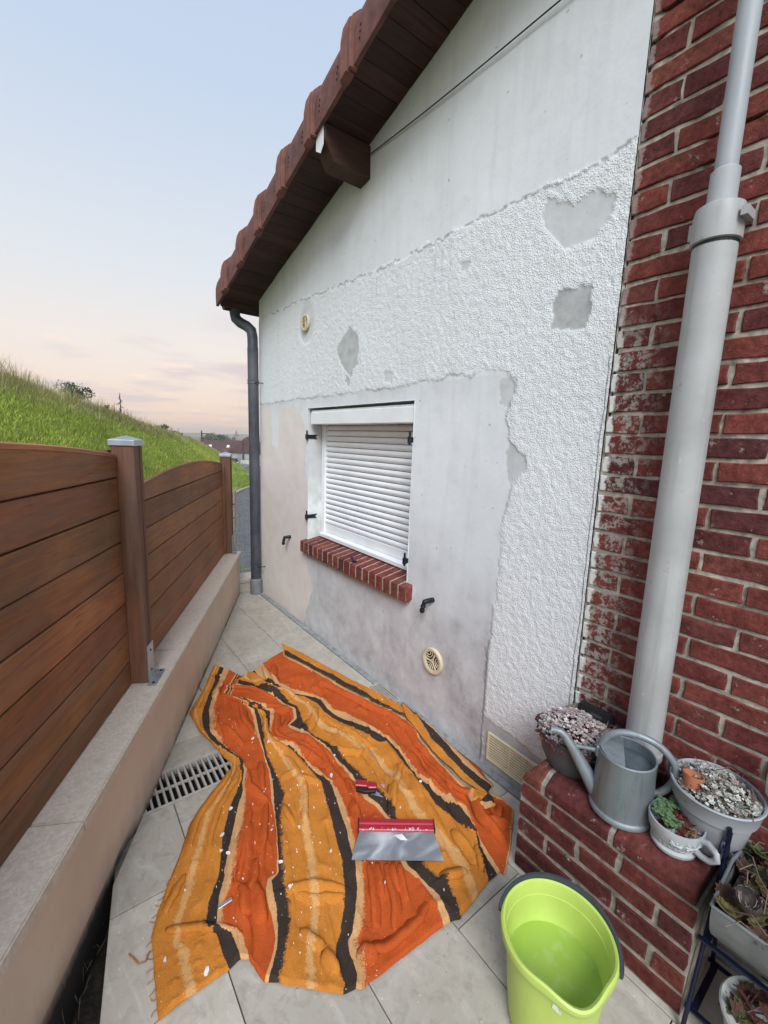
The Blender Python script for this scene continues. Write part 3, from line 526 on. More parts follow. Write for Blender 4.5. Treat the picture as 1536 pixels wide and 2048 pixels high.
# purlin end with metal cap
PU = Matrix.Translation((0,2.345,0)); zt = SL(2.345)
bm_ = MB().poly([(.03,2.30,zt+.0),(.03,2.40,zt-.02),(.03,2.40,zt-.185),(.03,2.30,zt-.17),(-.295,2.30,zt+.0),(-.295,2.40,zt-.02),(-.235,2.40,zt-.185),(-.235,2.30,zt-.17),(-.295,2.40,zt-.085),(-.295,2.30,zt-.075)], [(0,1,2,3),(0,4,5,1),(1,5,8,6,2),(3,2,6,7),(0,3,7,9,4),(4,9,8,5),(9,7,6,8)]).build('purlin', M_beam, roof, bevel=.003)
MB().poly([(-.299,2.315,zt-.0),(-.299,2.395,zt-.02),(-.299,2.395,zt-.10),(-.299,2.345,zt-.13),(-.299,2.315,zt-.10),(-.296,2.315,zt-.0),(-.296,2.395,zt-.02),(-.296,2.395,zt-.10),(-.296,2.345,zt-.13),(-.296,2.315,zt-.10)], [(0,1,2,3,4),(9,8,7,6,5)]+[(j,5+j,5+(j+1)%5,(j+1)%5) for j in range(5)]).build('metal_cap', M_whitealu, bm_)
# window: shutter box, guide rails, slats
WN = MB().box((.115,WY0+.001,WZ0+.012),(.16,WY0+.045,1.64)).box((.115,WY1-.052,WZ0+.012),(.16,WY1-.001,1.64)).build('window', M_whitealu, HS, bevel=.003); WN['label'] = 'white roller shutter closed over the window'
MB().box((.004,WY0+.003,1.636),(.15,WY1-.03,1.726)).build('shutter_box', M_whitealu, WN, bevel=.004)
MB().box((.012,WY0+.004,1.7265),(.15,WY1-.031,1.738)).build('box_lid', M_whitealu, WN, bevel=.002)
z = .868
while z < 1.625:
    n = 6; P = []
    for yy in (WY0+.03, WY1-.045):
        for j in range(n+1): t = j/n; P.append((.135-.0095*math.sin(math.pi*t)**.7, yy, z+.0365*t))
        P.append((.139, yy, z+.0365)); P.append((.139, yy, z))
    k = n+3; MB().poly(P, [(j, j+1, k+j+1, k+j) for j in range(k-1)]+[tuple(range(k))[::-1], tuple(range(k,2*k))]).build('slat', M_whitealu, WN, smooth=True); z += .0405
MB().box((.128,WY0+.03,.80),(.139,WY1-.045,.866)).build('bottom_bar', M_whitealu, WN, bevel=.002)
MB().box((.142,WY0+.02,.78),(.15,WY1-.03,1.64)).build('backing', M_blackpl, WN)
MB().poly([(.085,WY0+.002,.764),(.085,WY1-.03,.764),(.085,WY1-.03,.793),(.085,WY0+.002,.793),(.15,WY0+.002,.764),(.15,WY1-.03,.764),(.15,WY1-.03,.80),(.15,WY0+.002,.80)], [(0,1,2,3),(3,2,6,7),(0,4,5,1),(1,5,6,2),(0,3,7,4)]).build('bottom_rail', M_whitealu, WN, bevel=.003)
# brick window sill
SI = MB().poly([(-.0465,1.770,.648),(-.0465,3.085,.648),(.11,3.06,.655),(.11,1.815,.655),(-.0465,1.770,.7235),(-.0465,3.085,.7235),(.11,3.06,.7545),(.11,1.815,.7545)], [(0,1,2,3),(4,7,6,5),(0,4,5,1),(1,5,6,2),(3,7,4,0),(2,6,7,3)]).build('window_sill', M_mortar, HS)
nb = 18; pw = (3.09-1.765)/nb
for i in range(nb):
    y0_ = 1.765+i*pw+.006; y1_ = y0_+pw-.013; j = lambda a=.0025: random.uniform(-a, a); xf = -.05+j(); tl = j(.002)
    MB().poly([(xf,y0_,.640+j()),(xf,y1_,.640+j()),(.105,y1_,.66),(.105,y0_,.66),(xf,y0_+tl,.727+tl),(xf,y1_+tl,.727+j(.001)),(.105,y1_,.757+j(.001)),(.105,y0_,.757+tl)], [(0,1,2,3),(4,7,6,5),(0,4,5,1),(1,5,6,2),(3,7,4,0),(2,6,7,3)]).build('brick', M_sillbrick, SI, bevel=.003)

# ------------------------------------------------------------------ red brick wall
def brick_mesh_old(L, H, D, seed, jit=.0028, bev=.0045):
    r = random.Random(seed); j = lambda: r.uniform(-jit, jit)
    mb = MB(); b = bev
    fr_ = [(0,j()+0,j()),(0,L+j(),j()),(0,L+j(),H+j()),(0,j(),H+j())]
    ins = [(-b*.0, fr_[0][1]+b, fr_[0][2]+b),(0, fr_[1][1]-b, fr_[1][2]+b),(0, fr_[2][1]-b, fr_[2][2]-b),(0, fr_[3][1]+b, fr_[3][2]-b)]
    o_ = [(b, p[1], p[2]) for p in fr_]; bk = [(D, p[1], p[2]) for p in fr_]; md = [(r.uniform(-.001,.001), (ins[i][1]+ins[(i+1)%4][1])/2, (ins[i][2]+ins[(i+1)%4][2])/2) for i in (0,2)]
    ins = [(r.uniform(-.0015,.0015), p[1], p[2]) for p in ins]
    mb.poly(ins+o_+bk+md, [(0,12,2+1,),(12,1,2,13),(12,13,3),(13,2,3)][:0] + [(0,12,13,3),(12,1,2,13)] + [(4+i,4+(i+1)%4,(i+1)%4,i) if i not in (0,2) else (4+i,4+(i+1)%4,(i+1)%4,12 if i == 0 else 13,i) for i in range(4)] + [(8+i,8+(i+1)%4,4+(i+1)%4,4+i) for i in range(4)])
    return mb.mesh('brick')
def brick_mesh(L, H, D, seed, jit=.0034, bev=.0028):
    r = random.Random(seed); mb = MB(); nx = max(2, int(round(L/.055)))
    base = [(L*i/nx, 0) for i in range(nx)]+[(L, 0), (L, H*.5)]+[(L*(nx-i)/nx, H) for i in range(nx+1)]+[(0, H*.5)]
    base = [b for i, b in enumerate(base) if b not in base[:i]]; n = len(base); cx, cy = L/2, H/2
    o_ = []
    for (y_, z_) in base:
        k_ = 1.0 if r.random() < .85 else 2.0
        o_.append((y_ + r.uniform(-jit, jit) + (0 if 0 < y_ < L else math.copysign(jit*.4*k_, cx-y_)), z_ + r.uniform(-jit, jit)*.8 - math.copysign(jit*.3*k_, z_-cy)*(abs(z_-cy) > 1e-4)))
    def inset(p_, b): return (p_[0]+math.copysign(min(b, abs(cx-p_[0])*.5), cx-p_[0]), p_[1]+math.copysign(min(b, abs(cy-p_[1])*.9), cy-p_[1]))
    P = [(r.uniform(-.0012,.0012), *inset(q, bev)) for q in o_]+[(bev*.9, *q) for q in o_]+[(D, *q) for q in o_]
    mb.poly(P, [tuple(range(n))]+[(n+i, n+(i+1)%n, (i+1)%n, i) for i in range(n)]+[(2*n+i, 2*n+(i+1)%n, n+(i+1)%n, n+i) for i in range(n)])
    return mb.mesh('brick')
BW = empty('brick_wall', (0,.3,0), 'red brick house wall with pale mortar beside the white render', 'wall')
CH, BL = .070, .228
variants = {}
def bmesh_for(L, H, D, mat, key):
    q = (round(L,3), key, random.randint(0, 5))
    if q not in variants:
        me = brick_mesh(L, H, D, hash(q) % 9999); me.materials.append(mat); variants[q] = me
    return variants[q]
def put_brick(parent, loc, L, H, D, mat, key, rotz=0, nm='brick'):
    o = bpy.data.objects.new(nm, bmesh_for(L, H, D, mat, key)); C.objects.link(o); o.location = loc; o.rotation_euler = (random.gauss(0,.006), 0, rotz)
    adopt(o, parent); return o
Z0 = 1.6515-.07*23+.005   # course joints fall on the photographed ones
for c_ in range(50):
    zb = Z0 + c_*CH + random.uniform(-.0015,.0015)
    if zb > 3.52: break
    first = .785 - (.113 if c_ % 2 == 0 else .113+.114)   # row A: header-width piece at the seam; row B: full brick
    edges = [.7855]; yv = .669+.0 if c_ % 2 == 0 else .552
    while yv > -.42: edges.append(yv); yv -= BL
    edges.append(-.43)
    for a_, b_ in zip(edges[:-1], edges[1:]):
        ya = b_+.005; L = a_-b_-.010
        if L < .03: continue
        put_brick(BW, (random.uniform(-.0022,.0022), ya+random.uniform(-.001,.001), zb+.005), L, CH-.0105, .05, M_brick, 'w')
yy = np.arange(-.44, .786, .012); zz = np.arange(-.9, 3.56, .012); Yb, Zb = np.meshgrid(yy, zz, indexing='ij')
Xb = .0062 + (fbm(Yb, Zb, 9, 71)-.5)*.007 + (fbm(Yb, Zb, 50, 72)-.5)*.005; Xb += .012*sstep(.62,.74,fbm(Yb, Zb, 7, 73))*(Zb > 2.2)
Xb[-1, :] = .005
idx = np.arange(Yb.size).reshape(Yb.shape); F = np.stack([idx[:-1,:-1], idx[:-1,1:], idx[1:,1:], idx[1:,:-1]], -1).reshape(-1, 4)
link('mortar', npmesh('mortar', np.stack([Xb, Yb, Zb], -1).reshape(-1, 3), F), M_mortar, BW, True)
MB().box((.07,-.44,-.9),(.2,.78,3.6)).build('core', M_mortar, BW)
MB().box((.006,.772,-.9),(.05,.83,3.6)).build('seam_gap_shade', M_dark, BW)  # dark box added behind the open seam, painting the shade of the gap
# ------------------------------------------------------------------ pipes on the walls
WP = empty('white_downpipe', (-.08,.497,.42), 'pale grey plastic downpipe on the brick wall, thick below and thin above', 'downpipe')
x_, y_ = -.085, .498
MB().tube([(x_,y_,.38),(x_,y_,.9),(x_,y_,1.5),(x_,y_,2.11)], .0525, 28).build('lower_pipe', M_pvc, WP, smooth=True)
MB().lathe([(.0535,2.095),(.059,2.098),(.0595,2.165),(.056,2.185),(.045,2.192),(.033,2.196)], 28, Matrix.Translation((x_,y_,0))).build('socket', M_pvc, WP, smooth=True)
MB().lathe([(.0537,2.088),(.0545,2.0945),(.0535,2.0955)], 28, Matrix.Translation((x_,y_,0))).build('seal_ring', M_blackpl, WP, smooth=True)
MB().lathe([(.031,2.193),(.034,2.196),(.0335,2.275),(.0275,2.28)], 24, Matrix.Translation((x_,y_,0))).build('sleeve', M_pvc_dark, WP, smooth=True)
MB().tube([(x_,y_,2.26),(x_,y_,2.8),(x_,y_,3.55)], .0265, 22).build('upper_pipe', M_pvc2, WP, smooth=True)
for zc_, nm in ((2.15,'upper_bracket'),(.56,'lower_bracket')):
    mb = MB().lathe([(.0605,zc_-.011),(.064,zc_-.011),(.064,zc_+.011),(.0605,zc_+.011),(.0605,zc_-.011)], 20, Matrix.Translation((x_,y_,0)), R(-70), R(70)) if nm[0] == 'u' else MB().lathe([(.053,zc_-.011),(.060,zc_-.011),(.060,zc_+.011),(.053,zc_+.011),(.053,zc_-.011)], 20, Matrix.Translation((x_,y_,0)), R(-140), R(60))
    if nm[0] == 'u':
        mb.box((x_-.035,y_-.074,zc_-.011),(x_+.02,y_-.058,zc_+.011)); mb.box((x_-.01,y_+.058,zc_-.03),(x_+.03,y_+.066,zc_+.012))
    mb.box((x_+.05,y_-.02,zc_-.012),(.0,y_+.02,zc_+.012)).build(nm, M_pvc, WP, smooth=True)

DP = empty('dark_downpipe', (-.06,4.02,0), 'dark grey zinc downpipe at the house corner below the eave', 'downpipe')
MB().tube([(-.155,4.20,2.70),(-.155,4.20,2.63),(-.15,4.19,2.585),(-.125,4.145,2.545),(-.09,4.08,2.51),(-.066,4.035,2.47),(-.06,4.022,2.41),(-.06,4.02,2.30)], .046, 16).build('swan_neck', M_grey_pipe, DP, smooth=True)
MB().tube([(-.06,4.02,2.32),(-.06,4.02,1.2),(-.06,4.02,.14)], .048, 20).build('pipe', M_grey_pipe, DP, smooth=True)
MB().lathe([(.048,.0),(.057,.0),(.058,.145),(.048,.155)], 20, Matrix.Translation((-.06,4.02,0))).build('foot_sleeve', simple('grey_foot', (.19,.20,.215), .6, .1, sc=14), DP, smooth=True)
for zc_ in (2.02, .30):
    c_ = MB().lathe([(.0475,zc_-.02),(.053,zc_-.016),(.049,zc_),(.053,zc_+.016),(.0475,zc_+.02)], 20, Matrix.Translation((-.06,4.02,0))).build('pipe_clip', M_grey_pipe, DP, smooth=True)
    MB().tube([(-.06,3.97,zc_-.01),(-.05,3.93,zc_-.012),(.01,3.93,zc_-.012)], .004, 6).build('pin', M_black, c_)
# cable along the gable
cb_ = MB().tube([(-.012, 2.36-1.30*t, 3.138-.033*t-.01*math.sin(math.pi*t)) for t in [i/16 for i in range(17)]]+[(-.012,.80,3.09),(-.012,.2,3.07)], .0032, 6).build('cable', M_blackpl, None); tag(cb_, 'thin black cable strung across the top of the white gable', 'cable')

# ------------------------------------------------------------------ ventilation grilles
def round_vent(y_, z_, ro, ri, label, cat='vent'):
    e_ = empty('round_vent', (0,y_,z_), label, cat, 'round wall vents'); Mv = Matrix.Translation((-.008,y_,z_)) @ Matrix.Rotation(R(-90),4,'Y')
    MB().lathe([(ro,-.006),(ro,.006),(ro-.004,.010),(ri+.006,.011),(ri,.008),(ri,-.004)], 36, Mv).build('rim', M_cream, e_, smooth=True)
    MB().lathe([(.0005,-.003),(ri+.002,-.003)], 24, Mv).build('duct', M_dark, e_)
    mb = MB()
    for a0_, s_ in ((95,1),(215,1),(335,1)):
        cxx = ri*.95*math.cos(R(a0_+60)); cyy = ri*.95*math.sin(R(a0_+60))
        for r_ in np.arange(.014, ri*1.15, .0135):
            arc = []
            for q in range(25):
                th = 2*math.pi*q/24; X_ = cxx+r_*math.cos(th); Y_ = cyy+r_*math.sin(th)
                ok = math.hypot(X_, Y_) < ri*.99 and abs((math.degrees(math.atan2(Y_,X_))-(a0_+60)+180) % 360-180) < 61
                if ok: arc.append(Mv @ Vector((X_, Y_, .004)))
                if (not ok or q == 24):
                    if len(arc) > 1: mb.tube(arc, .0026, 5)
                    arc = []
    for a0_ in (95,215,335): mb.tube([Mv@Vector((0,0,.004)), Mv@Vector((ri*math.cos(R(a0_)), ri*math.sin(R(a0_)), .004))], .003, 5)
    mb.build('louvres', M_cream, e_, smooth=True); return e_
round_vent(1.568, .368, .074, .052, 'cream round vent low on the stained wall, right of the window')
round_vent(3.086, 2.375, .062, .042, 'cream round vent high up near the eave, in a stained ring')
e_ = empty('rectangular_vent', (0,1.0,.047), 'cream rectangular louvred vent at the wall foot beside the brick ledge', 'vent')
ya, yb, za, zb_ = .80, 1.168, .047, .187
mb = MB().box((-.014,ya,za),(-.002,yb,za+.010)).box((-.014,ya,zb_-.010),(-.002,yb,zb_)).box((-.0142,yb-.010,za+.010),(-.002,yb,zb_-.010)).box((-.0142,ya,za+.010),(-.002,ya+.01,zb_-.010)).box((-.0135,ya+.12,za+.01),(-.004,ya+.124,zb_-.01)).box((-.0135,ya+.24,za+.01),(-.004,ya+.244,zb_-.01)).box((-.012,yb,.112),(-.004,yb+.007,.124)); mb.build('frame', M_cream, e_, bevel=.001)
for i in range(9): z_ = za+.0145+i*.0129; MB().box((-.0125,ya+.009,z_),(-.007,yb-.009,z_+.0062)).build('slat', M_cream, e_)
MB().box((-.004,ya+.005,za+.005),(-.002,yb-.005,zb_-.005)).build('backing', M_dark, e_)

# ------------------------------------------------------------------ shutter ironwork left on the wall
def pintle(y_, z_, left, label):
    mb = MB()
    if left: mb.poly([(-.004,y_-.004,z_-.014),(.075,y_-.004,z_-.016),(.058,y_-.004,z_),(.078,y_-.004,z_+.016),(-.004,y_-.004,z_+.014)]+[(-.004,y_+.002,z_-.014),(.075,y_+.002,z_-.016),(.058,y_+.002,z_),(.078,y_+.002,z_+.016),(-.004,y_+.002,z_+.014)], [(0,1,2,3,4),(9,8,7,6,5)]+[(j,5+j,5+(j+1)%5,(j+1)%5) for j in range(5)])
    else: mb.box((-.004,y_-.003,z_-.014),(.05,y_+.004,z_+.014))
    x0 = -.016; yy = y_-.004 if left else y_+.008
    mb.tube([(x0,yy,z_-.018),(x0,yy,z_+.016)], .0125, 10); e_ = mb.build('shutter_hinge', M_black, HS); e_['label'] = label
    MB().tube([(x0,yy,z_-.03),(x0,yy,z_+.046)], .0065, 8).build('pin', M_black, e_, smooth=True)
pintle(3.043, 1.545, True, 'black forked hinge strap at the upper left of the window opening'); pintle(3.043, .925, True, 'black forked hinge strap at the lower left of the window opening')
pintle(1.822, 1.545, False, 'black hinge pin at the upper right corner of the window'); pintle(1.822, .865, False, 'black hinge pin at the lower right corner of the window')
def holdback(y_, z_, label):
    e_ = empty('shutter_stop', (0,y_,z_), label, 'shutter stop', 'black shutter stops')
    MB().tube([(.01,y_,z_),(-.03,y_+.004,z_+.001),(-.05,y_+.012,z_-.004),(-.054,y_+.014,z_-.02)], [.014,.0135,.014,.011], 10).build('arm', M_black, e_, smooth=True)
    MB().tube([(-.054,y_+.014,z_-.016),(-.0545,y_+.016,z_-.03),(-.054,y_+.019,z_-.04),(-.055,y_+.021,z_-.052),(-.055,y_+.022,z_-.064),(-.055,y_+.022,z_-.07)], [.009,.015,.010,.015,.012,.004], 10).build('head', M_black, e_, smooth=True)
holdback(1.60, .702, 'black iron shutter stop on the wall right of the sill, above the round vent'); holdback(3.365, .695, 'black iron shutter stop on the pinkish wall left of the sill')
e_ = empty('sill_hook', (-.02,2.36,.735), 'small black hook standing on the brick window sill', 'hook'); MB().tube([(-.02,2.345,.73),(-.02,2.35,.748),(-.02,2.362,.757),(-.02,2.372,.752)], .007, 8).build('hook', M_black, e_, smooth=True); MB().box((-.035,2.325,.733),(-.008,2.35,.741)).build('plate', M_black, e_)

# ------------------------------------------------------------------ patio of stone tiles
def clip(P, a, b, c_):   # keep a*x+b*y <= c
    o_ = []
    for i in range(len(P)):
        p, q = P[i], P[(i+1)%len(P)]; dp = a*p[0]+b*p[1]-c_; dq = a*q[0]+b*q[1]-c_
        if dp <= 0: o_.append(p)
        if dp*dq < 0: t = dp/(dp-dq); o_.append((p[0]+(q[0]-p[0])*t, p[1]+(q[1]-p[1])*t))
    return o_
FA = R(27.2); U = Vector((math.sin(FA), math.cos(FA))); N = Vector((math.cos(FA), -math.sin(FA))); P0 = Vector((-1.347,1.859))
def fp(s, n, z): q = P0+U*s+N*n; return Vector((q.x, q.y, z))
def lineclip(P, a, b, left=False):   # keep the right-hand side of a->b (x larger)
    e_ = Vector(b)-Vector(a); nx, ny_ = -e_.y, e_.x; return clip(P, nx, ny_, nx*a[0]+ny_*a[1])
gt = G('patio_stone'); p = gt.pos(); n1 = gt.noise(p, 3.5, 6, .65); n2 = gt.noise(p, 22, 6, .7, .6); n3 = gt.noise(p, 130, 3); vein = gt.noise(gt.vmul(p, (9,3,1)), 1, 6, .7, 2.0)
c = gt.mix(gt.rng(n1, .3, .7), (.41,.375,.315), (.50,.46,.39)); c = gt.mix(gt.rng(vein, .50, .72, 0, .75), c, (.59,.555,.485)); c = gt.mix(gt.rng(n2, .50, .72, 0, .7), c, (.29,.26,.21)); c = gt.mix(gt.rng(gt.noise(p, 1.3, 6, .7), .50, .66, 0, .4), c, (.27,.235,.185)); c = gt.mix(gt.rng(gt.vor(p, 26.), .10, .07, 0, .55), c, (.62,.60,.56)); c = gt.hsv(c, gt.rng(gt.rnd(), 0, 1, .86, 1.1)); c = gt.mix(gt.rng(gt.noise(p, 60, 2), .76, .78), c, (.06,.055,.05))
gt.bump(gt.math('ADD', n2, gt.math('MULTIPLY', n3, .35)), .25, .004); M_tile = gt.fin(c, gt.rng(n1, .3, .7, .55, .75), spec=.35)
M_grout = simple('grout', (.19,.172,.145), .95, sc=40)
holes = [(-1.42,-.80,1.783,2.003), (-.082,-.006,1.815,2.045)]
base = MB(); 
patio_out = [(.0,-.9),(.0,4.10),(-.18,4.12),(-1.347,1.859),(-1.484,1.70),(-1.60,1.0),(-1.75,-.9)]
def sub_holes(polys):
    for (xa, xb, ya, yb) in holes:
        nxt = []
        for P in polys:
            a = clip(P, 1,0,xa); 
            if len(a) > 2: nxt.append(a)
            b = clip(P, -1,0,-xb)
            if len(b) > 2: nxt.append(b)
            mid = clip(clip(P, -1,0,-xa), 1,0,xb)
            if len(mid) > 2:
                for c_ in (clip(mid, 0,1,ya), clip(mid, 0,-1,-yb)):
                    if len(c_) > 2: nxt.append(c_)
        polys = nxt
    return polys
def area(P): return abs(sum(P[i][0]*P[(i+1)%len(P)][1]-P[(i+1)%len(P)][0]*P[i][1] for i in range(len(P))))/2
mb = MB()
for P in sub_holes([patio_out]): 
    if sum(P[i][0]*P[(i+1)%len(P)][1]-P[(i+1)%len(P)][0]*P[i][1] for i in range(len(P))) < 0: P = P[::-1]
    mb.prism(P, -.95, -.011)
PT = mb.build('patio', M_grout, None); tag(PT, kind='structure')
cols_ = [(-.325,-.045,3.01),(-.64,-.325,3.25),(-.955,-.64,2.99),(-1.27,-.955,3.17),(-1.585,-1.27,2.92),(-1.90,-1.585,3.17)]
for (xa, xb, ph) in cols_:
    k0 = ph-.5*9
    for k in range(12):
        ya, yb = k0+.5*k, k0+.5*(k+1); g_ = .0017; P = [(xa+g_,ya+g_),(xb-g_,ya+g_),(xb-g_,yb-g_),(xa+g_,yb-g_)]
        P = clip(P, 0,1,4.12); P = clip(P, 0,-1,.85) if len(P) > 2 else P
        if len(P) > 2: P = lineclip(P, (-1.347,1.859), (-.18,4.13))
        if len(P) > 2 and ya < 1.75: P = lineclip(P, (-1.578,1.152), (-1.484,1.70))
        if len(P) < 3: continue
        if False: P = clip(P, *(lambda a,b: (-(b[1]-a[1]), b[0]-a[0], -(b[1]-a[1])*a[0]+(b[0]-a[0])*a[1]))((-1.347,1.859),(-.18,4.13))) if yb > 1.86 else P
        mb = MB(); ok = 0; dz = random.uniform(-.0012,.0012)
        for Q in sub_holes([P]):
            if area(Q) < .0008: continue
            if sum(Q[i][0]*Q[(i+1)%len(Q)][1]-Q[(i+1)%len(Q)][0]*Q[i][1] for i in range(len(Q))) < 0: Q = Q[::-1]
            mb.prism(Q, -.030, dz); ok = 1
        if ok: mb.build('tile', M_tile, PT, bevel=.0015)
mb = MB()
for P in sub_holes([[(-.0428,-.85),(-.002,-.85),(-.002,4.06),(-.0428,4.06)]]):
    if area(P) > .0005:
        if sum(P[i][0]*P[(i+1)%len(P)][1]-P[(i+1)%len(P)][0]*P[i][1] for i in range(len(P))) < 0: P = P[::-1]
        mb.prism(P, -.03, .004)
mb.build('cement_strip', simple('cement_strip', (.27,.275,.27), .95, var=.25, sc=30, bump=.4), PT)
# soil in the open joint by the low wall
xs = np.linspace(-2.2,-1.2,40); ys_ = np.linspace(-.5,1.95,70); XX, YY = np.meshgrid(xs, ys_, indexing='ij'); ZZ = -.16+(fbm(XX, YY, 12, 90)-.5)*.07; idx = np.arange(XX.size).reshape(XX.shape)
tag(link('soil', npmesh('soil', np.stack([XX,YY,ZZ],-1).reshape(-1,3), np.stack([idx[:-1,:-1],idx[1:,:-1],idx[1:,1:],idx[:-1,1:]],-1).reshape(-1,4)), M_soil, None, True), kind='structure')
mb = MB(); rs = random.Random(3)
for i in range(60):
    y_ = rs.uniform(1.0,1.65); x_ = -1.50-.17*(1.65-y_)/.5+rs.uniform(-.03,.0); a = rs.uniform(0,6.28); l_ = rs.uniform(.01,.03)
    mb.tube([(x_,y_,-.13),(x_+math.cos(a)*l_,y_+math.sin(a)*l_,-.11+rs.uniform(0,.05))], .0015, 4)
tag(mb.build('dry_roots', simple('dry_root', (.12,.085,.06), .9), None), 'dry roots and litter in the dark joint beside the low wall', 'debris', kind='stuff')

# ------------------------------------------------------------------ drain gratings
M_grate = simple('drain_plastic', (.40,.37,.33), .6, var=.15, sc=30, bump=.1)
def lim(y_): return -1.347+(y_-1.859)*(-.18+1.347)/(4.13-1.859)
e_ = empty('drain_grate', (-1.1,1.89,0), 'long beige slotted drain grating across the patio, running under the blanket', 'drain', 'patio drains')
MB().prism([(lim(1.785)-.02,1.785),(-.80,1.785),(-.80,1.797),(lim(1.797)-.02,1.797)], -.03, .004).prism([(lim(1.99)-.02,1.989),(-.80,1.989),(-.80,2.001),(lim(2.0)-.02,2.001)], -.03, .004).build('frame', M_grate, e_, bevel=.001)
MB().prism([(lim(1.89)-.02,1.889),(-.80,1.889),(-.80,1.896),(lim(1.896)-.02,1.896)], -.012, -.001).build('rib', M_grate, e_)
x_ = -.815
while x_ > -1.385:
    lo_ = max(1.797, 1.859+(x_+1.347)*(4.13-1.859)/(-.18+1.347)-2) ; hi_ = min(1.989, 1.859+(x_+1.347+.01)*(4.13-1.859)/(-.18+1.347))
    if hi_-1.797 > .02: MB().box((x_-.0045,1.797,-.014),(x_+.0045,hi_,.002)).build('bar', M_grate, e_, bevel=.001)
    x_ -= .0265
MB().poly([(-1.45,1.76,-.055),(-.78,1.76,-.055),(-.78,2.02,-.055),(-1.45,2.02,-.055)], [(0,1,2,3)]).build('channel', M_dark, e_)
e_ = empty('drain_grate', (-.044,1.93,0), 'short dark drain grating at the wall foot behind the blanket', 'drain', 'patio drains')
MB().box((-.081,1.816,-.03),(-.073,2.044,.005)).box((-.015,1.816,-.03),(-.007,2.044,.005)).box((-.073,1.816,-.03),(-.015,1.824,.005)).box((-.073,2.036,-.03),(-.015,2.044,.005)).build('frame', M_grate, e_, bevel=.001)
for x_ in (-.060,-.044,-.028): MB().box((x_-.0035,1.824,-.012),(x_+.0035,2.036,.003)).build('bar', M_grate, e_)
MB().poly([(-.09,1.8,-.05),(0,1.8,-.05),(0,2.06,-.05),(-.09,2.06,-.05)], [(0,1,2,3)]).build('channel', M_dark, e_)

# ------------------------------------------------------------------ low wall with stone coping
gw_ = G('low_wall_render'); p = gw_.pos(); x3 = gw_.sep(p); n1 = gw_.noise(p, 4, 5, .6); st = gw_.noise(gw_.vmul(p, (10,10,1.5)), 1, 6, .65)
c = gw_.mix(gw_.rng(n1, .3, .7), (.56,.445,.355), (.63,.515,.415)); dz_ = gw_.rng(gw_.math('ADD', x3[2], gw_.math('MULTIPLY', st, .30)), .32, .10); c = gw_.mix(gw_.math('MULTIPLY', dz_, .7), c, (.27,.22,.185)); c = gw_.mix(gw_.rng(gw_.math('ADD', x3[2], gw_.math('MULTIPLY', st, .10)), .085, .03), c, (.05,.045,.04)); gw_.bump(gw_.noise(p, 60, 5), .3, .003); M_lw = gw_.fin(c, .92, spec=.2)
LW = empty('low_wall', tuple(fp(.8,-.1,0)), 'low beige rendered wall with stone coping carrying the wooden fence', 'wall')
nS = 90; nZ = 14; Sg, Zg2 = np.meshgrid(np.linspace(-2.6,2.50,nS), np.linspace(-.30,.392,nZ), indexing='ij'); bul = (fbm(Sg, Zg2, 3, 95)-.5)*.012 + np.where((Sg < -.16) & (Zg2 < .02), -.02, 0)
Q = np.stack([P0.x+U.x*Sg+N.x*bul, P0.y+U.y*Sg+N.y*bul, Zg2], -1).reshape(-1,3); idx = np.arange(nS*nZ).reshape(nS,nZ); link('face', npmesh('face', Q, np.stack([idx[:-1,:-1],idx[1:,:-1],idx[1:,1:],idx[:-1,1:]],-1).reshape(-1,4)), M_lw, LW, True)
MB().poly([fp(s,n,z) for s,n,z in [(-2.6,-.24,-1.5),(2.495,-.24,-1.5),(2.495,-.013,-1.5),(-2.6,-.03,-1.5),(-2.6,-.24,.39),(2.495,-.24,.39),(2.495,-.013,.39),(-2.6,-.03,.39)]], [(0,3,2,1),(4,5,6,7),(0,1,5,4),(2,3,7,6),(0,4,7,3),(1,2,6,5)]).build('core', M_lw, LW)
js = [-2.62,-2.10,-1.58,-1.06,-.54,-.02,.50,1.02,1.54,2.06,2.52]
for a, b in zip(js[:-1], js[1:]):
    j = random.uniform(-.002,.002); MB().poly([fp(s,n,z) for s,n,z in [(a+.002,-.27,.388),(b-.002,-.27,.388),(b-.002,.022+j,.388),(a+.002,.022+j,.388),(a+.002,-.27,.43+j*.5),(b-.002,-.27,.43+j*.5),(b-.002,.022+j,.43+j*.5),(a+.002,.022+j,.43+j*.5)]], [(0,3,2,1),(4,5,6,7),(0,1,5,4),(2,3,7,6),(0,4,7,3),(1,2,6,5)]).build('coping_slab', M_copestone, LW, bevel=.004, seg=2)
# ------------------------------------------------------------------ wooden fence on the wall
FE = empty('wooden_fence', tuple(fp(.2,-.1,.43)), 'brown stained plank fence with arched tops and capped posts on the low wall', 'fence')
RF_ = Matrix(((U.x, N.x, 0, P0.x), (U.y, N.y, 0, P0.y), (0,0,1,0), (0,0,0,1)))
def board(s0, s1, z0_, z1f, nf, th, par, nseg=10, lip=True):
    pts = [s0+(s1-s0)*i/nseg for i in range(nseg+1)]; P = []
    for n_ in (nf, nf-th):
        P += [(s, n_, z0_) for s in pts] + [(s, n_, z1f(s)) for s in pts]
    k = nseg+1; F = []
    for i in range(nseg): F += [(i,i+1,k+i+1,k+i), (2*k+i+1,2*k+i,3*k+i,3*k+i+1), (k+i,k+i+1,3*k+i+1,3*k+i), (i+1,i,2*k+i,2*k+i+1)]
    F += [(0,k,3*k,2*k), (k-1,2*k+k-1,3*k+k-1,2*k-1)]
    mb = MB().poly([RF_@Vector(p) for p in P], F); return mb.build('board', M_board, par, bevel=.004)
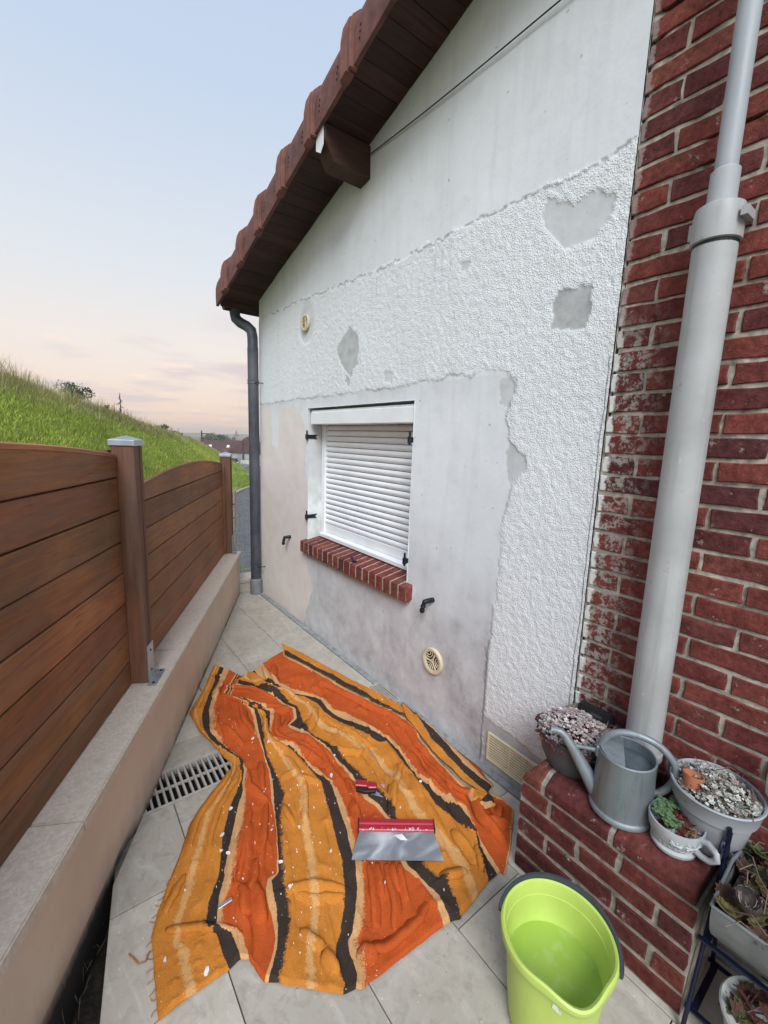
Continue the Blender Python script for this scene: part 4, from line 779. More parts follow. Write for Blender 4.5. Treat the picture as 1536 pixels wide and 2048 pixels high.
def panel(s0, s1, zt, zm, joints, stile_l=None):
    arch = lambda s: zt+(zm-zt)*(1-((s-(s0+s1)/2)/((s1-s0)/2))**2)
    J = joints
    for a, b in zip(J[:-1], J[1:]): board(s0, s1, a+.0025, (lambda s, b=b: b-.0025), -.115+random.uniform(-.0015,.0015), .022, FE, 2)
    board(s0, s1, J[-1]+.0025, arch, -.115, .022, FE, 24)
    MB().box((s0+.01,-.1425,.432),(s1-.01,-.1392,J[-1]+.04),RF_).build('added_gap_backing', M_post, FE)  # unseen sheet added behind the boards so the gaps between them stay dark
    mb = MB(); pts = [s0-.004+(s1-s0+.008)*i/24 for i in range(25)]; mb.tube([RF_@Vector((s,-.126,arch(s)+.003)) for s in pts], .0135, 6)
    mb.build('top_rail', M_board, FE)
    return arch
panel(.315, 2.39, 1.268, 1.335, [.428,.540,.675,.81,.945,1.08,1.213])
MB().box((.276,-.132,.44),(.315,-.098,1.272),RF_).build('stile', M_post, FE, bevel=.003); MB().box((2.39,-.132,.44),(2.41,-.098,1.268),RF_).build('stile', M_post, FE, bevel=.003)
panel(-1.75, .182, 1.432, 1.492, [.428,.540,.675,.81,.945,1.08,1.215,1.350])
def fpost(s, top, nm_lbl=None):
    po = MB().box((s,-.137,.434),(s+.028,-.047,top),RF_).box((s+.0281,-.134,.434),(s+.062,-.050,top-.0005),RF_).box((s+.0621,-.137,.434),(s+.09,-.047,top),RF_).build('post', M_post, FE, bevel=.003)
    c_ = RF_ @ Matrix.Translation((s+.045,-.092,top)); a = .051
    MB().poly([c_@Vector(p) for p in [(-a,-a,-.012),(a,-a,-.012),(a,a,-.012),(-a,a,-.012),(-a,-a,.012),(a,-a,.012),(a,a,.012),(-a,a,.012),(0,0,.030)]], [(0,3,2,1),(0,1,5,4),(1,2,6,5),(2,3,7,6),(3,0,4,7),(4,5,8),(5,6,8),(6,7,8),(7,4,8)]).build('post_cap', M_galv, po, bevel=.002)
    MB().box((s+.008,-.0468,.436),(s+.078,-.0435,.60),RF_).box((s-.02,-.0435,.4325),(s+.115,-.008,.436),RF_).build('bracket', M_galv, po)
    mb = MB()
    for q in (.475,.57): mb.lathe([(.001,.004),(.005,.003),(.0055,0)], 8, RF_@Matrix.Translation((s+.043,-.0434,q))@Matrix.Rotation(R(-90),4,'X'))
    for q in (-.005,.10): mb.lathe([(.001,.004),(.006,.003),(.0065,0)], 8, RF_@Matrix.Translation((s+q,-.022,.436)))
    mb.build('bolt', M_black, po); return po
pA = fpost(.184, 1.492); MB().box((.165,-.185,.9),(.20,-.139,1.462),RF_).build('batten', M_post, FE); fpost(2.415, 1.352); fpost(-1.84, 1.60)
# end of the passage: stone pillar, kerb block, wire mesh panel
e_ = empty('stone_pillar', tuple(fp(2.56,-.08,-.5)), 'narrow rough stone pillar behind the far fence post', 'pillar')
for i in range(12): MB().box((2.525+random.uniform(-.006,.006),-.16,-.6+i*.135),(2.66,-.035+random.uniform(-.01,.006),-.6+i*.135+.128),RF_).build('stone', M_copestone, e_, bevel=.008)
MB().box((-.30,4.12,-.4),(.06,4.30,.09)).box((-.31,4.11,.09),(.065,4.31,.135)).build('kerb_block', M_copestone, None, bevel=.006)
tag(bpy.data.objects['kerb_block'], 'low stone block closing the passage between wall and house corner', 'kerb')
e_ = empty('wire_fence', (.2,4.45,-.3), 'thin grey wire mesh fence panel beyond the house corner', 'fence'); mb = MB()
for i in range(26): x_ = -.22+i*.05; mb.tube([(x_,4.45,-.3),(x_,4.45,.90)], .0026, 5)
mb.build('upright_wires', M_galv, e_); mb = MB()
for i in range(7): mb.tube([(-.23,4.447,-.25+i*.19),(1.05,4.447,-.25+i*.19)], .003, 5)
mb.build('cross_wires', M_galv, e_)
MB().tube([(1.05,4.46,-.6),(1.05,4.46,.95)], .025, 8).build('post', M_galv, e_)
rs2 = np.random.default_rng(8); mb = MB()
for i in range(260):
    x_ = rs2.uniform(.3,2.2); y_ = rs2.uniform(6.4,7.6); z_ = float(gz(math.hypot(x_-CAM.x,y_)))-.05; a = rs2.uniform(0,6.28); h_ = rs2.uniform(.08,.3)
    mb.poly([(x_-.012,y_,z_),(x_+.012,y_,z_),(x_+math.cos(a)*.08,y_+math.sin(a)*.08,z_+h_)], [(0,1,2)])
tag(mb.build('verge_weeds', simple('weeds', (.14,.19,.05), .9), None), 'yellow green weeds on the verge beyond the wire fence', 'weeds', kind='stuff')
# ------------------------------------------------------------------ striped blanket on the floor (metres on the patio: stripe edges, flaps, fold lines)
BK = {"B":[[[-0.808,2.823],[-0.95,2.562],[-1.07,2.378],[-1.065,2.172],[-1.019,1.984],[-0.988,1.872],[-1.048,1.797],[-1.145,1.724],[-1.239,1.638],[-1.306,1.514],[-1.353,1.441],[-1.404,1.354],[-1.434,1.288],[-1.446,1.18],[-1.456,1.057]],[[-0.781,2.781],[-0.943,2.482],[-1.022,2.308],[-1.049,2.185],[-1.036,2.009],[-0.968,1.859],[-0.997,1.736],[-1.093,1.614],[-1.156,1.495],[-1.201,1.375],[-1.224,1.337],[-1.266,1.284],[-1.302,1.207],[-1.275,1.179],[-1.278,1.135],[-1.272,1.061]],[[-0.763,2.754],[-0.913,2.487],[-0.973,2.34],[-1.023,2.143],[-1.009,1.977],[-0.96,1.841],[-1.011,1.677],[-1.065,1.594],[-1.132,1.468],[-1.187,1.363],[-1.209,1.314],[-1.236,1.273],[-1.269,1.182],[-1.236,1.152],[-1.235,1.111],[-1.234,1.067]],[[-0.742,2.717],[-0.88,2.49],[-0.96,2.331],[-1.014,2.137],[-0.999,1.97],[-0.956,1.839],[-1.007,1.674],[-1.068,1.531],[-1.128,1.425],[-1.173,1.353],[-1.211,1.275],[-1.24,1.246],[-1.26,1.176],[-1.211,1.134],[-1.213,1.087],[-1.214,1.05]],[[-0.719,2.649],[-0.85,2.482],[-0.871,2.422],[-0.817,2.285],[-0.786,2.213],[-0.793,2.153],[-0.828,2.01],[-0.852,1.853],[-0.885,1.699],[-0.939,1.536],[-0.972,1.417],[-1.017,1.3],[-1.047,1.238],[-1.084,1.233],[-1.106,1.193],[-1.113,1.162],[-1.118,1.102],[-1.131,1.051],[-1.164,1.006],[-1.2,0.971]],[[-0.716,2.639],[-0.846,2.467],[-0.866,2.412],[-0.812,2.276],[-0.769,2.196],[-0.781,2.134],[-0.815,2.001],[-0.849,1.85],[-0.881,1.681],[-0.915,1.577],[-0.939,1.515],[-0.971,1.416],[-1.014,1.298],[-1.04,1.237],[-1.076,1.223],[-1.085,1.184],[-1.092,1.141],[-1.11,1.089],[-1.128,1.044],[-1.155,1.003],[-1.191,0.964]],[[-0.712,2.63],[-0.842,2.451],[-0.86,2.402],[-0.807,2.266],[-0.755,2.186],[-0.765,2.102],[-0.813,1.953],[-0.845,1.839],[-0.867,1.661],[-0.881,1.554],[-0.92,1.502],[-0.958,1.426],[-1.009,1.295],[-1.032,1.235],[-1.048,1.199],[-1.052,1.157],[-1.06,1.118],[-1.089,1.057],[-1.124,1.009],[-1.171,0.951]],[[-0.709,2.62],[-0.838,2.436],[-0.854,2.392],[-0.799,2.255],[-0.723,2.148],[-0.751,2.031],[-0.788,1.954],[-0.779,1.867],[-0.726,1.778],[-0.723,1.69],[-0.717,1.586],[-0.715,1.523],[-0.749,1.417],[-0.778,1.325],[-0.812,1.222],[-0.835,1.144],[-0.878,1.058],[-0.915,1.005],[-0.96,0.955],[-0.992,0.927],[-1.007,0.907],[-1.014,0.873],[-1.015,0.837],[-1.033,0.819]],[[-0.706,2.611],[-0.833,2.433],[-0.85,2.389],[-0.79,2.249],[-0.7,2.133],[-0.747,2.028],[-0.782,1.955],[-0.774,1.867],[-0.72,1.778],[-0.716,1.689],[-0.708,1.579],[-0.678,1.497],[-0.697,1.432],[-0.73,1.327],[-0.757,1.241],[-0.785,1.161],[-0.801,1.11],[-0.839,1.039],[-0.89,0.974],[-0.933,0.925],[-0.951,0.922],[-0.965,0.887],[-0.974,0.834],[-0.994,0.808]],[[-0.7,2.607],[-0.828,2.43],[-0.842,2.384],[-0.777,2.235],[-0.682,2.12],[-0.74,2.023],[-0.778,1.952],[-0.768,1.868],[-0.715,1.779],[-0.709,1.688],[-0.693,1.569],[-0.67,1.481],[-0.683,1.416],[-0.699,1.341],[-0.741,1.23],[-0.77,1.15],[-0.787,1.091],[-0.825,1.022],[-0.879,0.948],[-0.918,0.914],[-0.939,0.912],[-0.951,0.87],[-0.956,0.83],[-0.984,0.799]],[[-0.697,2.598],[-0.785,2.544],[-0.75,2.481],[-0.683,2.39],[-0.631,2.278],[-0.61,2.168],[-0.581,2.096],[-0.613,2.009],[-0.681,1.963],[-0.648,1.882],[-0.613,1.793],[-0.589,1.727],[-0.59,1.63],[-0.591,1.536],[-0.595,1.44],[-0.608,1.337],[-0.589,1.261],[-0.593,1.196],[-0.631,1.09],[-0.664,1.004],[-0.648,0.905],[-0.653,0.855],[-0.657,0.831],[-0.681,0.779]],[[-0.692,2.594],[-0.769,2.554],[-0.73,2.494],[-0.669,2.393],[-0.617,2.281],[-0.599,2.172],[-0.565,2.097],[-0.599,2.0],[-0.663,1.966],[-0.633,1.896],[-0.595,1.799],[-0.579,1.725],[-0.581,1.632],[-0.577,1.538],[-0.581,1.441],[-0.588,1.336],[-0.572,1.255],[-0.58,1.187],[-0.618,1.081],[-0.647,0.999],[-0.637,0.897],[-0.631,0.854],[-0.639,0.831],[-0.654,0.776]],[[-0.687,2.591],[-0.739,2.59],[-0.689,2.494],[-0.648,2.392],[-0.6,2.283],[-0.58,2.178],[-0.549,2.104],[-0.577,1.995],[-0.595,1.924],[-0.611,1.857],[-0.576,1.781],[-0.558,1.71],[-0.554,1.639],[-0.55,1.554],[-0.546,1.482],[-0.539,1.394],[-0.531,1.296],[-0.534,1.235],[-0.563,1.169],[-0.59,1.055],[-0.6,0.97],[-0.593,0.898],[-0.573,0.875],[-0.598,0.808],[-0.618,0.762]],[[-0.642,2.605],[-0.641,2.518],[-0.62,2.421],[-0.57,2.346],[-0.553,2.251],[-0.513,2.205],[-0.471,2.177],[-0.44,2.053],[-0.446,1.972],[-0.429,1.884],[-0.402,1.783],[-0.367,1.685],[-0.345,1.586],[-0.309,1.549],[-0.318,1.476],[-0.336,1.407],[-0.332,1.338],[-0.351,1.267],[-0.366,1.185],[-0.368,1.141],[-0.361,1.053],[-0.352,0.987],[-0.34,0.94],[-0.377,0.893],[-0.413,0.842],[-0.446,0.789]],[[-0.611,2.615],[-0.617,2.53],[-0.599,2.433],[-0.555,2.357],[-0.537,2.266],[-0.499,2.221],[-0.444,2.159],[-0.406,2.078],[-0.418,1.986],[-0.406,1.901],[-0.368,1.8],[-0.331,1.7],[-0.309,1.608],[-0.296,1.557],[-0.301,1.486],[-0.319,1.39],[-0.335,1.292],[-0.335,1.231],[-0.331,1.18],[-0.329,1.133],[-0.316,1.083],[-0.301,1.006],[-0.326,0.949],[-0.367,0.893],[-0.387,0.838],[-0.396,0.789]],[[-0.541,2.662],[-0.545,2.549],[-0.554,2.445],[-0.536,2.371],[-0.506,2.29],[-0.467,2.232],[-0.419,2.161],[-0.389,2.085],[-0.392,1.963],[-0.348,1.888],[-0.319,1.736],[-0.297,1.652],[-0.284,1.568],[-0.29,1.491],[-0.308,1.395],[-0.328,1.294],[-0.32,1.234],[-0.317,1.151],[-0.295,1.097],[-0.278,1.05],[-0.298,1.003],[-0.323,0.947],[-0.354,0.9],[-0.363,0.853],[-0.382,0.791]],[[-0.336,2.765],[-0.372,2.675],[-0.325,2.528],[-0.28,2.335],[-0.247,2.144],[-0.208,1.982],[-0.169,1.835],[-0.14,1.731],[-0.121,1.643],[-0.124,1.563],[-0.163,1.48],[-0.18,1.385],[-0.197,1.286],[-0.203,1.207],[-0.205,1.14],[-0.184,1.082],[-0.129,1.029],[-0.114,0.973],[-0.118,0.929],[-0.208,0.872],[-0.282,0.826],[-0.346,0.79],[-0.38,0.775]],[[-0.326,2.778],[-0.355,2.689],[-0.308,2.54],[-0.263,2.346],[-0.227,2.158],[-0.189,1.994],[-0.151,1.846],[-0.122,1.741],[-0.103,1.652],[-0.102,1.568],[-0.142,1.484],[-0.16,1.385],[-0.173,1.29],[-0.182,1.211],[-0.182,1.146],[-0.162,1.093],[-0.112,1.035],[-0.1,0.976],[-0.115,0.926],[-0.203,0.868],[-0.277,0.822],[-0.341,0.787],[-0.377,0.773]]],"PB":[[[-0.358,2.691],[-0.308,2.54],[-0.263,2.346],[-0.227,2.158],[-0.189,1.994],[-0.151,1.846],[-0.122,1.741],[-0.103,1.652]],[[-0.329,2.771],[-0.278,2.546],[-0.239,2.368],[-0.194,2.206],[-0.159,1.999],[-0.124,1.799],[-0.101,1.694],[-0.097,1.659]],[[-0.302,2.875],[-0.238,2.657],[-0.202,2.463],[-0.159,2.27],[-0.122,2.087],[-0.082,1.928],[-0.06,1.809],[-0.057,1.742]]],"PC":[[[-0.05,1.761],[-0.111,1.647],[-0.139,1.506],[-0.17,1.37],[-0.175,1.288],[-0.181,1.156],[-0.171,1.093],[-0.157,1.042]],[[-0.047,1.764],[-0.068,1.586],[-0.114,1.442],[-0.13,1.334],[-0.146,1.22],[-0.149,1.155],[-0.151,1.096],[-0.145,1.044]],[[-0.044,1.768],[-0.062,1.577],[-0.056,1.487],[-0.078,1.35],[-0.112,1.22],[-0.108,1.134],[-0.102,1.08],[-0.099,1.056]],[[-0.041,1.766],[-0.06,1.575],[-0.061,1.429],[-0.066,1.324],[-0.084,1.17],[-0.091,1.133],[-0.092,1.079],[-0.093,1.056]],[[-0.038,1.77],[-0.055,1.577],[-0.051,1.431],[-0.059,1.302],[-0.054,1.18],[-0.077,1.112],[-0.084,1.074],[-0.087,1.055]]],"PD":[[[-0.217,1.105],[-0.242,1.059],[-0.244,1.029]],[[-0.171,1.093],[-0.21,1.053],[-0.229,1.028]],[[-0.152,1.039],[-0.157,1.009],[-0.162,1.0]],[[-0.241,1.018],[-0.214,1.005],[-0.171,0.987]],[[-0.252,0.995],[-0.214,0.987],[-0.175,0.978]]],"R":[[[[-0.315,2.258],[-0.259,2.047],[-0.199,1.844],[-0.162,1.681],[-0.141,1.516]],14],[[[-0.572,1.685],[-0.504,1.608],[-0.418,1.537]],12],[[[-0.33,1.406],[-0.398,1.357],[-0.464,1.296],[-0.57,1.183]],16],[[[-0.773,1.926],[-0.71,1.793],[-0.673,1.704],[-0.647,1.579],[-0.62,1.548]],16],[[[-0.647,1.579],[-0.643,1.473],[-0.653,1.395]],14],[[[-0.65,1.36],[-0.674,1.285],[-0.701,1.218]],12],[[[-0.702,1.9],[-0.644,1.815],[-0.625,1.692],[-0.643,1.564]],18],[[[-0.762,1.085],[-0.792,1.018],[-0.842,0.934],[-0.862,0.895]],11],[[[-0.735,1.07],[-0.758,1.015],[-0.791,0.956]],9],[[[-0.708,1.051],[-0.745,0.985],[-0.761,0.934],[-0.822,0.849]],11],[[[-0.687,1.037],[-0.715,0.984],[-0.735,0.936]],9],[[[-0.666,1.022],[-0.703,0.954],[-0.732,0.894]],9],[[[-0.671,0.851],[-0.745,0.829],[-0.822,0.824],[-0.874,0.832],[-0.931,0.869]],14],[[[-0.93,0.884],[-0.923,0.855],[-0.894,0.843]],18],[[[-0.964,1.824],[-0.983,1.674],[-0.961,1.584],[-0.948,1.552]],14],[[[-1.053,1.493],[-1.095,1.392],[-1.128,1.31]],11],[[[-0.96,1.545],[-1.018,1.414],[-1.065,1.322]],11],[[[-1.12,1.46],[-1.169,1.35],[-1.2,1.267]],10],[[[-1.165,1.272],[-1.165,1.222],[-1.193,1.167]],20],[[[-1.127,1.256],[-1.125,1.193],[-1.14,1.111]],22],[[[-1.08,1.333],[-1.111,1.265],[-1.146,1.228]],12],[[[-0.858,1.64],[-0.757,1.643]],9],[[[-0.802,1.601],[-0.717,1.524]],10],[[[-0.912,1.505],[-0.914,1.424],[-0.908,1.372]],11],[[[-1.054,1.173],[-0.963,1.129],[-0.876,1.057]],16],[[[-1.023,1.141],[-0.962,1.077],[-0.888,1.039]],8],[[[-1.057,1.034],[-1.031,0.968],[-1.013,0.952]],10],[[[-1.02,0.941],[-1.016,0.861]],12],[[[-0.591,0.885],[-0.527,0.862],[-0.484,0.854]],20],[[[-0.375,0.909],[-0.413,0.861],[-0.441,0.823]],12],[[[-0.402,1.008],[-0.41,0.908],[-0.432,0.852]],12],[[[-0.818,2.607],[-0.879,2.483],[-0.918,2.417]],16],[[[-0.883,2.442],[-0.813,2.299],[-0.736,2.19],[-0.604,2.112]],26],[[[-0.836,2.538],[-0.715,2.405],[-0.628,2.234]],14],[[[-0.644,2.599],[-0.63,2.38],[-0.587,2.255],[-0.559,2.175]],24],[[[-0.553,2.615],[-0.585,2.452],[-0.586,2.37]],20],[[[-0.485,2.609],[-0.547,2.462],[-0.556,2.364]],14],[[[-0.578,2.313],[-0.55,2.23],[-0.517,2.196]],26],[[[-0.549,1.944],[-0.605,1.882],[-0.641,1.878]],14],[[[-0.473,2.029],[-0.537,1.937],[-0.595,1.866]],12],[[[-0.8,2.337],[-0.85,2.149],[-0.839,1.994]],12],[[[-0.946,2.321],[-0.98,2.187],[-0.987,2.05]],14],[[[-0.7,2.1],[-0.668,2.105],[-0.596,2.096]],18],[[[-0.26,1.225],[-0.304,1.118],[-0.326,1.011],[-0.336,0.948]],14],[[[-0.198,1.128],[-0.214,1.056],[-0.258,0.963],[-0.265,0.857]],16],[[[-0.258,0.963],[-0.226,0.912],[-0.182,0.896]],18],[[[-0.145,0.976],[-0.187,0.943],[-0.233,0.932]],14],[[[-0.354,1.327],[-0.374,1.251],[-0.402,1.187]],9],[[[-0.207,1.262],[-0.232,1.205],[-0.255,1.151]],9],[[[-0.617,1.473],[-0.613,1.417],[-0.632,1.348]],10],[[[-0.858,2.691],[-0.834,2.646],[-0.787,2.658]],8],[[[-1.076,1.689],[-1.032,1.725],[-0.984,1.8]],10],[[[-1.389,1.324],[-1.349,1.373],[-1.303,1.423]],6],[[[-1.398,1.274],[-1.336,1.23],[-1.223,1.148]],9]]}
def resamp(P, n):
    P = np.asarray(P, float); L = np.concatenate([[0], np.cumsum(np.hypot(*np.diff(P, axis=0).T))]); t = np.linspace(0, L[-1], n)
    Q = np.stack([np.interp(t, L, P[:,i]) for i in (0,1)], -1)
    for _ in range(2): Q[1:-1] = .25*Q[:-2]+.5*Q[1:-1]+.25*Q[2:]
    return Q
def bheight(x, y):
    h = .010 + (fbm(x, y, 3.2, 101)-.45)*.036 + (fbm(x, y, 9, 102)-.5)*.016 + (1-np.abs(2*fbm((x*.95-y*.3)*2.6, (x*.3+y*.95)*.55, 8, 103, 2)-1))**7*.013*sstep(.42,.62,fbm(x, y, 3, 104))
    for P, a in BK['R']:
        PA_ = np.asarray(P); m_ = (x > PA_[:,0].min()-.06) & (x < PA_[:,0].max()+.06) & (y > PA_[:,1].min()-.06) & (y < PA_[:,1].max()+.06)
        if not m_.any(): continue
        d, sg, t = segdist(x[m_], y[m_], P); w = np.where(sg > 0, .0045, .013)*(.7+.6*a/16); h[m_] += a*.0007*np.exp(-(d/w)**2)*(.35+.65*np.sin(np.pi*np.clip(t,0.02,.98))**.5)
    return np.maximum(h, .003)
def blean(x, y):
    dx = np.zeros_like(x); dy = np.zeros_like(y)
    for P, a in BK['R']:
        P = np.asarray(P, float); m_ = (x > P[:,0].min()-.06) & (x < P[:,0].max()+.06) & (y > P[:,1].min()-.06) & (y < P[:,1].max()+.06)
        if not m_.any(): continue
        d, sg, t = segdist(x[m_], y[m_], P); e = P[-1]-P[0]; e = e/np.hypot(*e); w = .011*(.7+.6*a/16)
        k = a*.0003*np.exp(-((d-sg*-.004)/w)**2)*(.35+.65*np.sin(np.pi*np.clip(t,.02,.98))**.5); dx[m_] += -e[1]*k; dy[m_] += e[0]*k
    return dx, dy
def patch(bounds, us, nv, edges, zoff=0., zwob=0.):
    B_ = [resamp(b_, nv) for b_ in bounds]; cols = [B_[0]]; uu = [us[0]]
    for i in range(len(B_)-1):
        wdt = np.median(np.hypot(*(B_[i+1]-B_[i]).T)); m_ = int(np.clip(round(wdt/.0042), 2, 60))
        for j in range(1, m_+1): cols.append(B_[i]+(B_[i+1]-B_[i])*j/m_); uu.append(us[i]+(us[i+1]-us[i])*j/m_)
    P = np.stack(cols, 0); x, y = P[...,0].copy(), P[...,1].copy(); n_, k_ = x.shape
    x += (fbm(x, y, 40, 111)-.5)*.006; y += (fbm(x, y, 40, 112)-.5)*.006
    z = bheight(x, y) + zoff + np.linspace(0, .0015, n_)[:,None]
    lx, ly = blean(x, y); er = np.ones_like(z)
    for e_ in edges:
        if e_ == 'l': er *= np.clip(np.arange(n_)/3., 0, 1)[:,None]
        if e_ == 'r': er *= np.clip((n_-1-np.arange(n_))/3., 0, 1)[:,None]
        if e_ == '0': er *= np.clip(np.arange(k_)/3., 0, 1)[None,:]
        if e_ == '1': er *= np.clip((k_-1-np.arange(k_))/3., 0, 1)[None,:]
    x += lx*er; y += ly*er
    z = zoff*.6+.004 + (z-zoff*.6-.004)*(.25+.75*er)
    idx = np.arange(n_*k_).reshape(n_, k_); F = np.stack([idx[:-1,:-1], idx[:-1,1:], idx[1:,1:], idx[1:,:-1]], -1).reshape(-1, 4)
    return np.stack([x, y, z], -1).reshape(-1, 3), F, np.repeat(np.array(uu), k_)
# extra folds running along the stripes
rsx = random.Random(21); RX = []
for i in (0,0,2,3,3,3,3,6,6,6,9,9,9,12,12,12,15,15,15,15):
    A0 = resamp(BK['B'][i], 120); A1 = resamp(BK['B'][i+1], 120); f0 = rsx.uniform(.12,.88); v0 = rsx.uniform(.22,.7); v1 = min(.97, v0+rsx.uniform(.10,.28)); ii = np.linspace(v0*119, v1*119, 9).astype(int)
    fr_ = np.linspace(f0, min(.92, max(.08, f0+rsx.uniform(-.25,.25))), 9)[:,None]; RX.append([(A0[ii]*(1-fr_)+A1[ii]*fr_).tolist(), rsx.uniform(6,11)])
BK['R'] = BK['R']+RX
parts = [patch(BK['B'], list(range(18)), 520, 'lr01'), patch(BK['PB'], [14,13,12.62], 130, 'r0', .004), patch(BK['PC'], [12.72,13,14,15,15.6], 150, 'r01', .016), patch(BK['PD'], [12.5,12.8,13.0,14.0,15.0], 16, 'lr01', .022)]
Vb=[];Fb=[];Ub=[];b0=0
for v,f_,u_ in parts: Vb.append(v); Fb.append(f_+b0); Ub.append(u_); b0 += len(v)
# rolled folds: narrow tongues of cloth lying over one side, taking the stripe colour they rise from
from mathutils.kdtree import KDTree
V0 = Vb[0]; U0 = Ub[0]; kd = KDTree(len(V0[::6]))
for i, q in enumerate(V0[::6]): kd.insert((q[0], q[1], 0), i)
kd.balance(); U3 = U0[::6]; rsx = random.Random(31)
CS_ = [(-.030,-.004),(-.020,.002),(-.012,.009),(-.005,.0145),(.001,.016),(.006,.0135),(.0085,.0085),(.0075,.003),(.004,-.003)]
for P, a in BK['R']:
    Q = resamp(P, max(8, int(np.hypot(*np.diff(np.asarray(P), axis=0).T).sum()/.009))); n = len(Q); Tn = np.gradient(Q, axis=0); Tn /= np.hypot(*Tn.T)[:,None]+1e-9; Nn = np.stack([-Tn[:,1], Tn[:,0]], -1); sgn = 1 if rsx.random() < .7 else -1; sc_ = .55+.55*a/16
    tt = np.linspace(0, 1, n); tp_ = np.sin(np.pi*np.clip(tt, .0, 1))**.45; wob = (fbm(tt*6, tt*0+a, 1.5, 7)-.5)*.012
    rows_ = []; uu = []
    for ox, oz in CS_:
        X_ = Q + Nn*(sgn*(ox*sc_*(.35+.65*tp_))+wob)[:,None]; base_ = bheight(Q[:,0], Q[:,1]); zz_ = base_*.55 + .002 + oz*sc_*tp_*1.15; rows_.append(np.stack([X_[:,0], X_[:,1], np.maximum(zz_, .001)], -1))
        uu.append([U3[kd.find((q_[0], q_[1], 0))[1]] for q_ in Q + Nn*(sgn*ox*.9)])
    m_ = len(CS_); idx = np.arange(m_*n).reshape(m_, n); Fq = np.stack([idx[:-1,:-1], idx[:-1,1:], idx[1:,1:], idx[1:,:-1]], -1).reshape(-1, 4)
    Vb.append(np.stack(rows_).reshape(-1, 3)); Fb.append((Fq if sgn < 0 else Fq[:,::-1])+b0); Ub.append(np.array(uu).ravel()); b0 += m_*n
gk = G('striped_wool'); p = gk.pos(); hair = gk.noise(p, 300, 3, .7); hair2 = gk.noise(p, 60, 4, .6)
u_ = gk.math('ADD', gk.attr('u'), gk.math('MULTIPLY', gk.math('ADD', gk.math('SUBTRACT', hair, .5), gk.math('MULTIPLY', gk.math('SUBTRACT', hair2, .5), .6)), .26))
cr_ = gk.n('ValToRGB', {0: gk.math('DIVIDE', u_, 17.)}); rp = cr_.color_ramp; rp.interpolation = 'CONSTANT'
OC, RE, BR, BE, PA = (.55,.205,.034), (.49,.090,.020), (.047,.034,.028), (.62,.34,.15), (.63,.34,.13)
seq = [OC,BR,BE,RE,BE,BR,OC,BR,BE,RE,BE,BR,OC,BR,BE,RE,BE]; st_ = []
for i, c_ in enumerate(seq):
    st_.append((i, c_))
    if c_ is OC: st_ += [(i+(.34 if i == 0 else .40), PA), (i+(.50 if i == 0 else .56), OC)]
rp.elements[0].color = (*st_[0][1], 1); rp.elements[1].position = st_[-1][0]/17; rp.elements[1].color = (*st_[-1][1], 1)
for a, c_ in st_[1:-1]: q = rp.elements.new(a/17); q.color = (*c_, 1)
c = gk.hsv(cr_.outputs[0], gk.math('MULTIPLY', gk.rng(gk.noise(p, 260, 4, .7), .3, .7, .78, 1.22), gk.rng(gk.noise(p, 7, 4), .3, .7, .88, 1.12)))
c = gk.mix(gk.rng(gk.noise(p, 900, 2), .68, .74, 0, .5), c, (.75,.55,.35))
sp_ = gk.rng(gk.vor(gk.n('VectorMath', {0: p, 1: (3.1,.2,0)}).outputs[0], 55.), .085, .06); sp_ = gk.math('MULTIPLY', sp_, gk.rng(gk.noise(p, 4.5, 3), .47, .55)); c = gk.mix(sp_, c, (.80,.76,.70))
smear = gk.math('MULTIPLY', gk.rng(gk.noise(p, 11, 6, .75), .685, .74), .55); c = gk.mix(smear, c, (.62,.52,.50))
gk.bump(gk.math('ADD', gk.noise(p, 330, 5, .75), gk.math('MULTIPLY', gk.noise(p, 45, 4), .8)), .55, .004)
M_blanket = gk.fin(c, .95, spec=.08)
BL_ = link('blanket', npmesh('blanket', np.concatenate(Vb), np.concatenate(Fb), {'u': ('FLOAT', np.concatenate(Ub))}), M_blanket, None, True)
tag(BL_, 'crumpled orange, ochre and dark brown striped wool blanket spotted with white plaster on the patio', 'blanket')
so_ = BL_.modifiers.new('thickness', 'SOLIDIFY'); so_.thickness = .004; so_.offset = -1
# plaster chips, hem fringe
mb = MB(); rs = random.Random(12); rows = np.asarray(BK['B'][0]); 
def onb(x, y): return float(bheight(np.array([x]), np.array([y]))[0])+.002
def chip(x, y, s, el_=1.6, seed=0):
    r = random.Random(seed); a = r.uniform(0,6.28); n = 7; z = onb(x,y)+.003; P = []
    for i in range(n):
        t = 6.283*(i+.4*r.random())/n; q = s*(.35+.75*r.random()); X_ = q*el_*math.cos(t); Y_ = q*math.sin(t); P.append((x+X_*math.cos(a)-Y_*math.sin(a), y+X_*math.sin(a)+Y_*math.cos(a)))
    mb.prism(P, z-.004, z+.0012)
outline = np.array(list(BK['B'][0])+list(BK['B'][16])[::-1]); k = 0
while k < 150:
    x = rs.uniform(-1.4,-.2); y = rs.uniform(.85,2.4)
    if inpoly(np.array([x]), np.array([y]), outline)[0] and rs.random() < math.exp(-((x+.95)/.32)**2-((y-1.4)/.5)**2)+.12: chip(x, y, .0010+.0022*rs.random()**2.5, rs.uniform(1,2.2), k); k += 1
for i, (x, y, s) in enumerate([(-1.158,1.49,.009),(-1.163,1.395,.008),(-1.18,1.425,.004),(-1.09,1.60,.007),(-1.415,1.19,.006),(-1.325,1.09,.008),(-1.02,1.27,.006),(-.90,1.36,.006),(-1.06,1.02,.006),(-1.03,1.16,.008),(-.85,1.20,.006),(-.76,1.62,.008),(-.80,1.90,.012),(-.86,1.97,.008),(-.66,1.52,.012),(-.58,1.63,.007),(-.11,1.87,.006),(-.35,1.26,.007),(-.30,1.20,.006)]): chip(x, y, s, 1.7, 300+i)
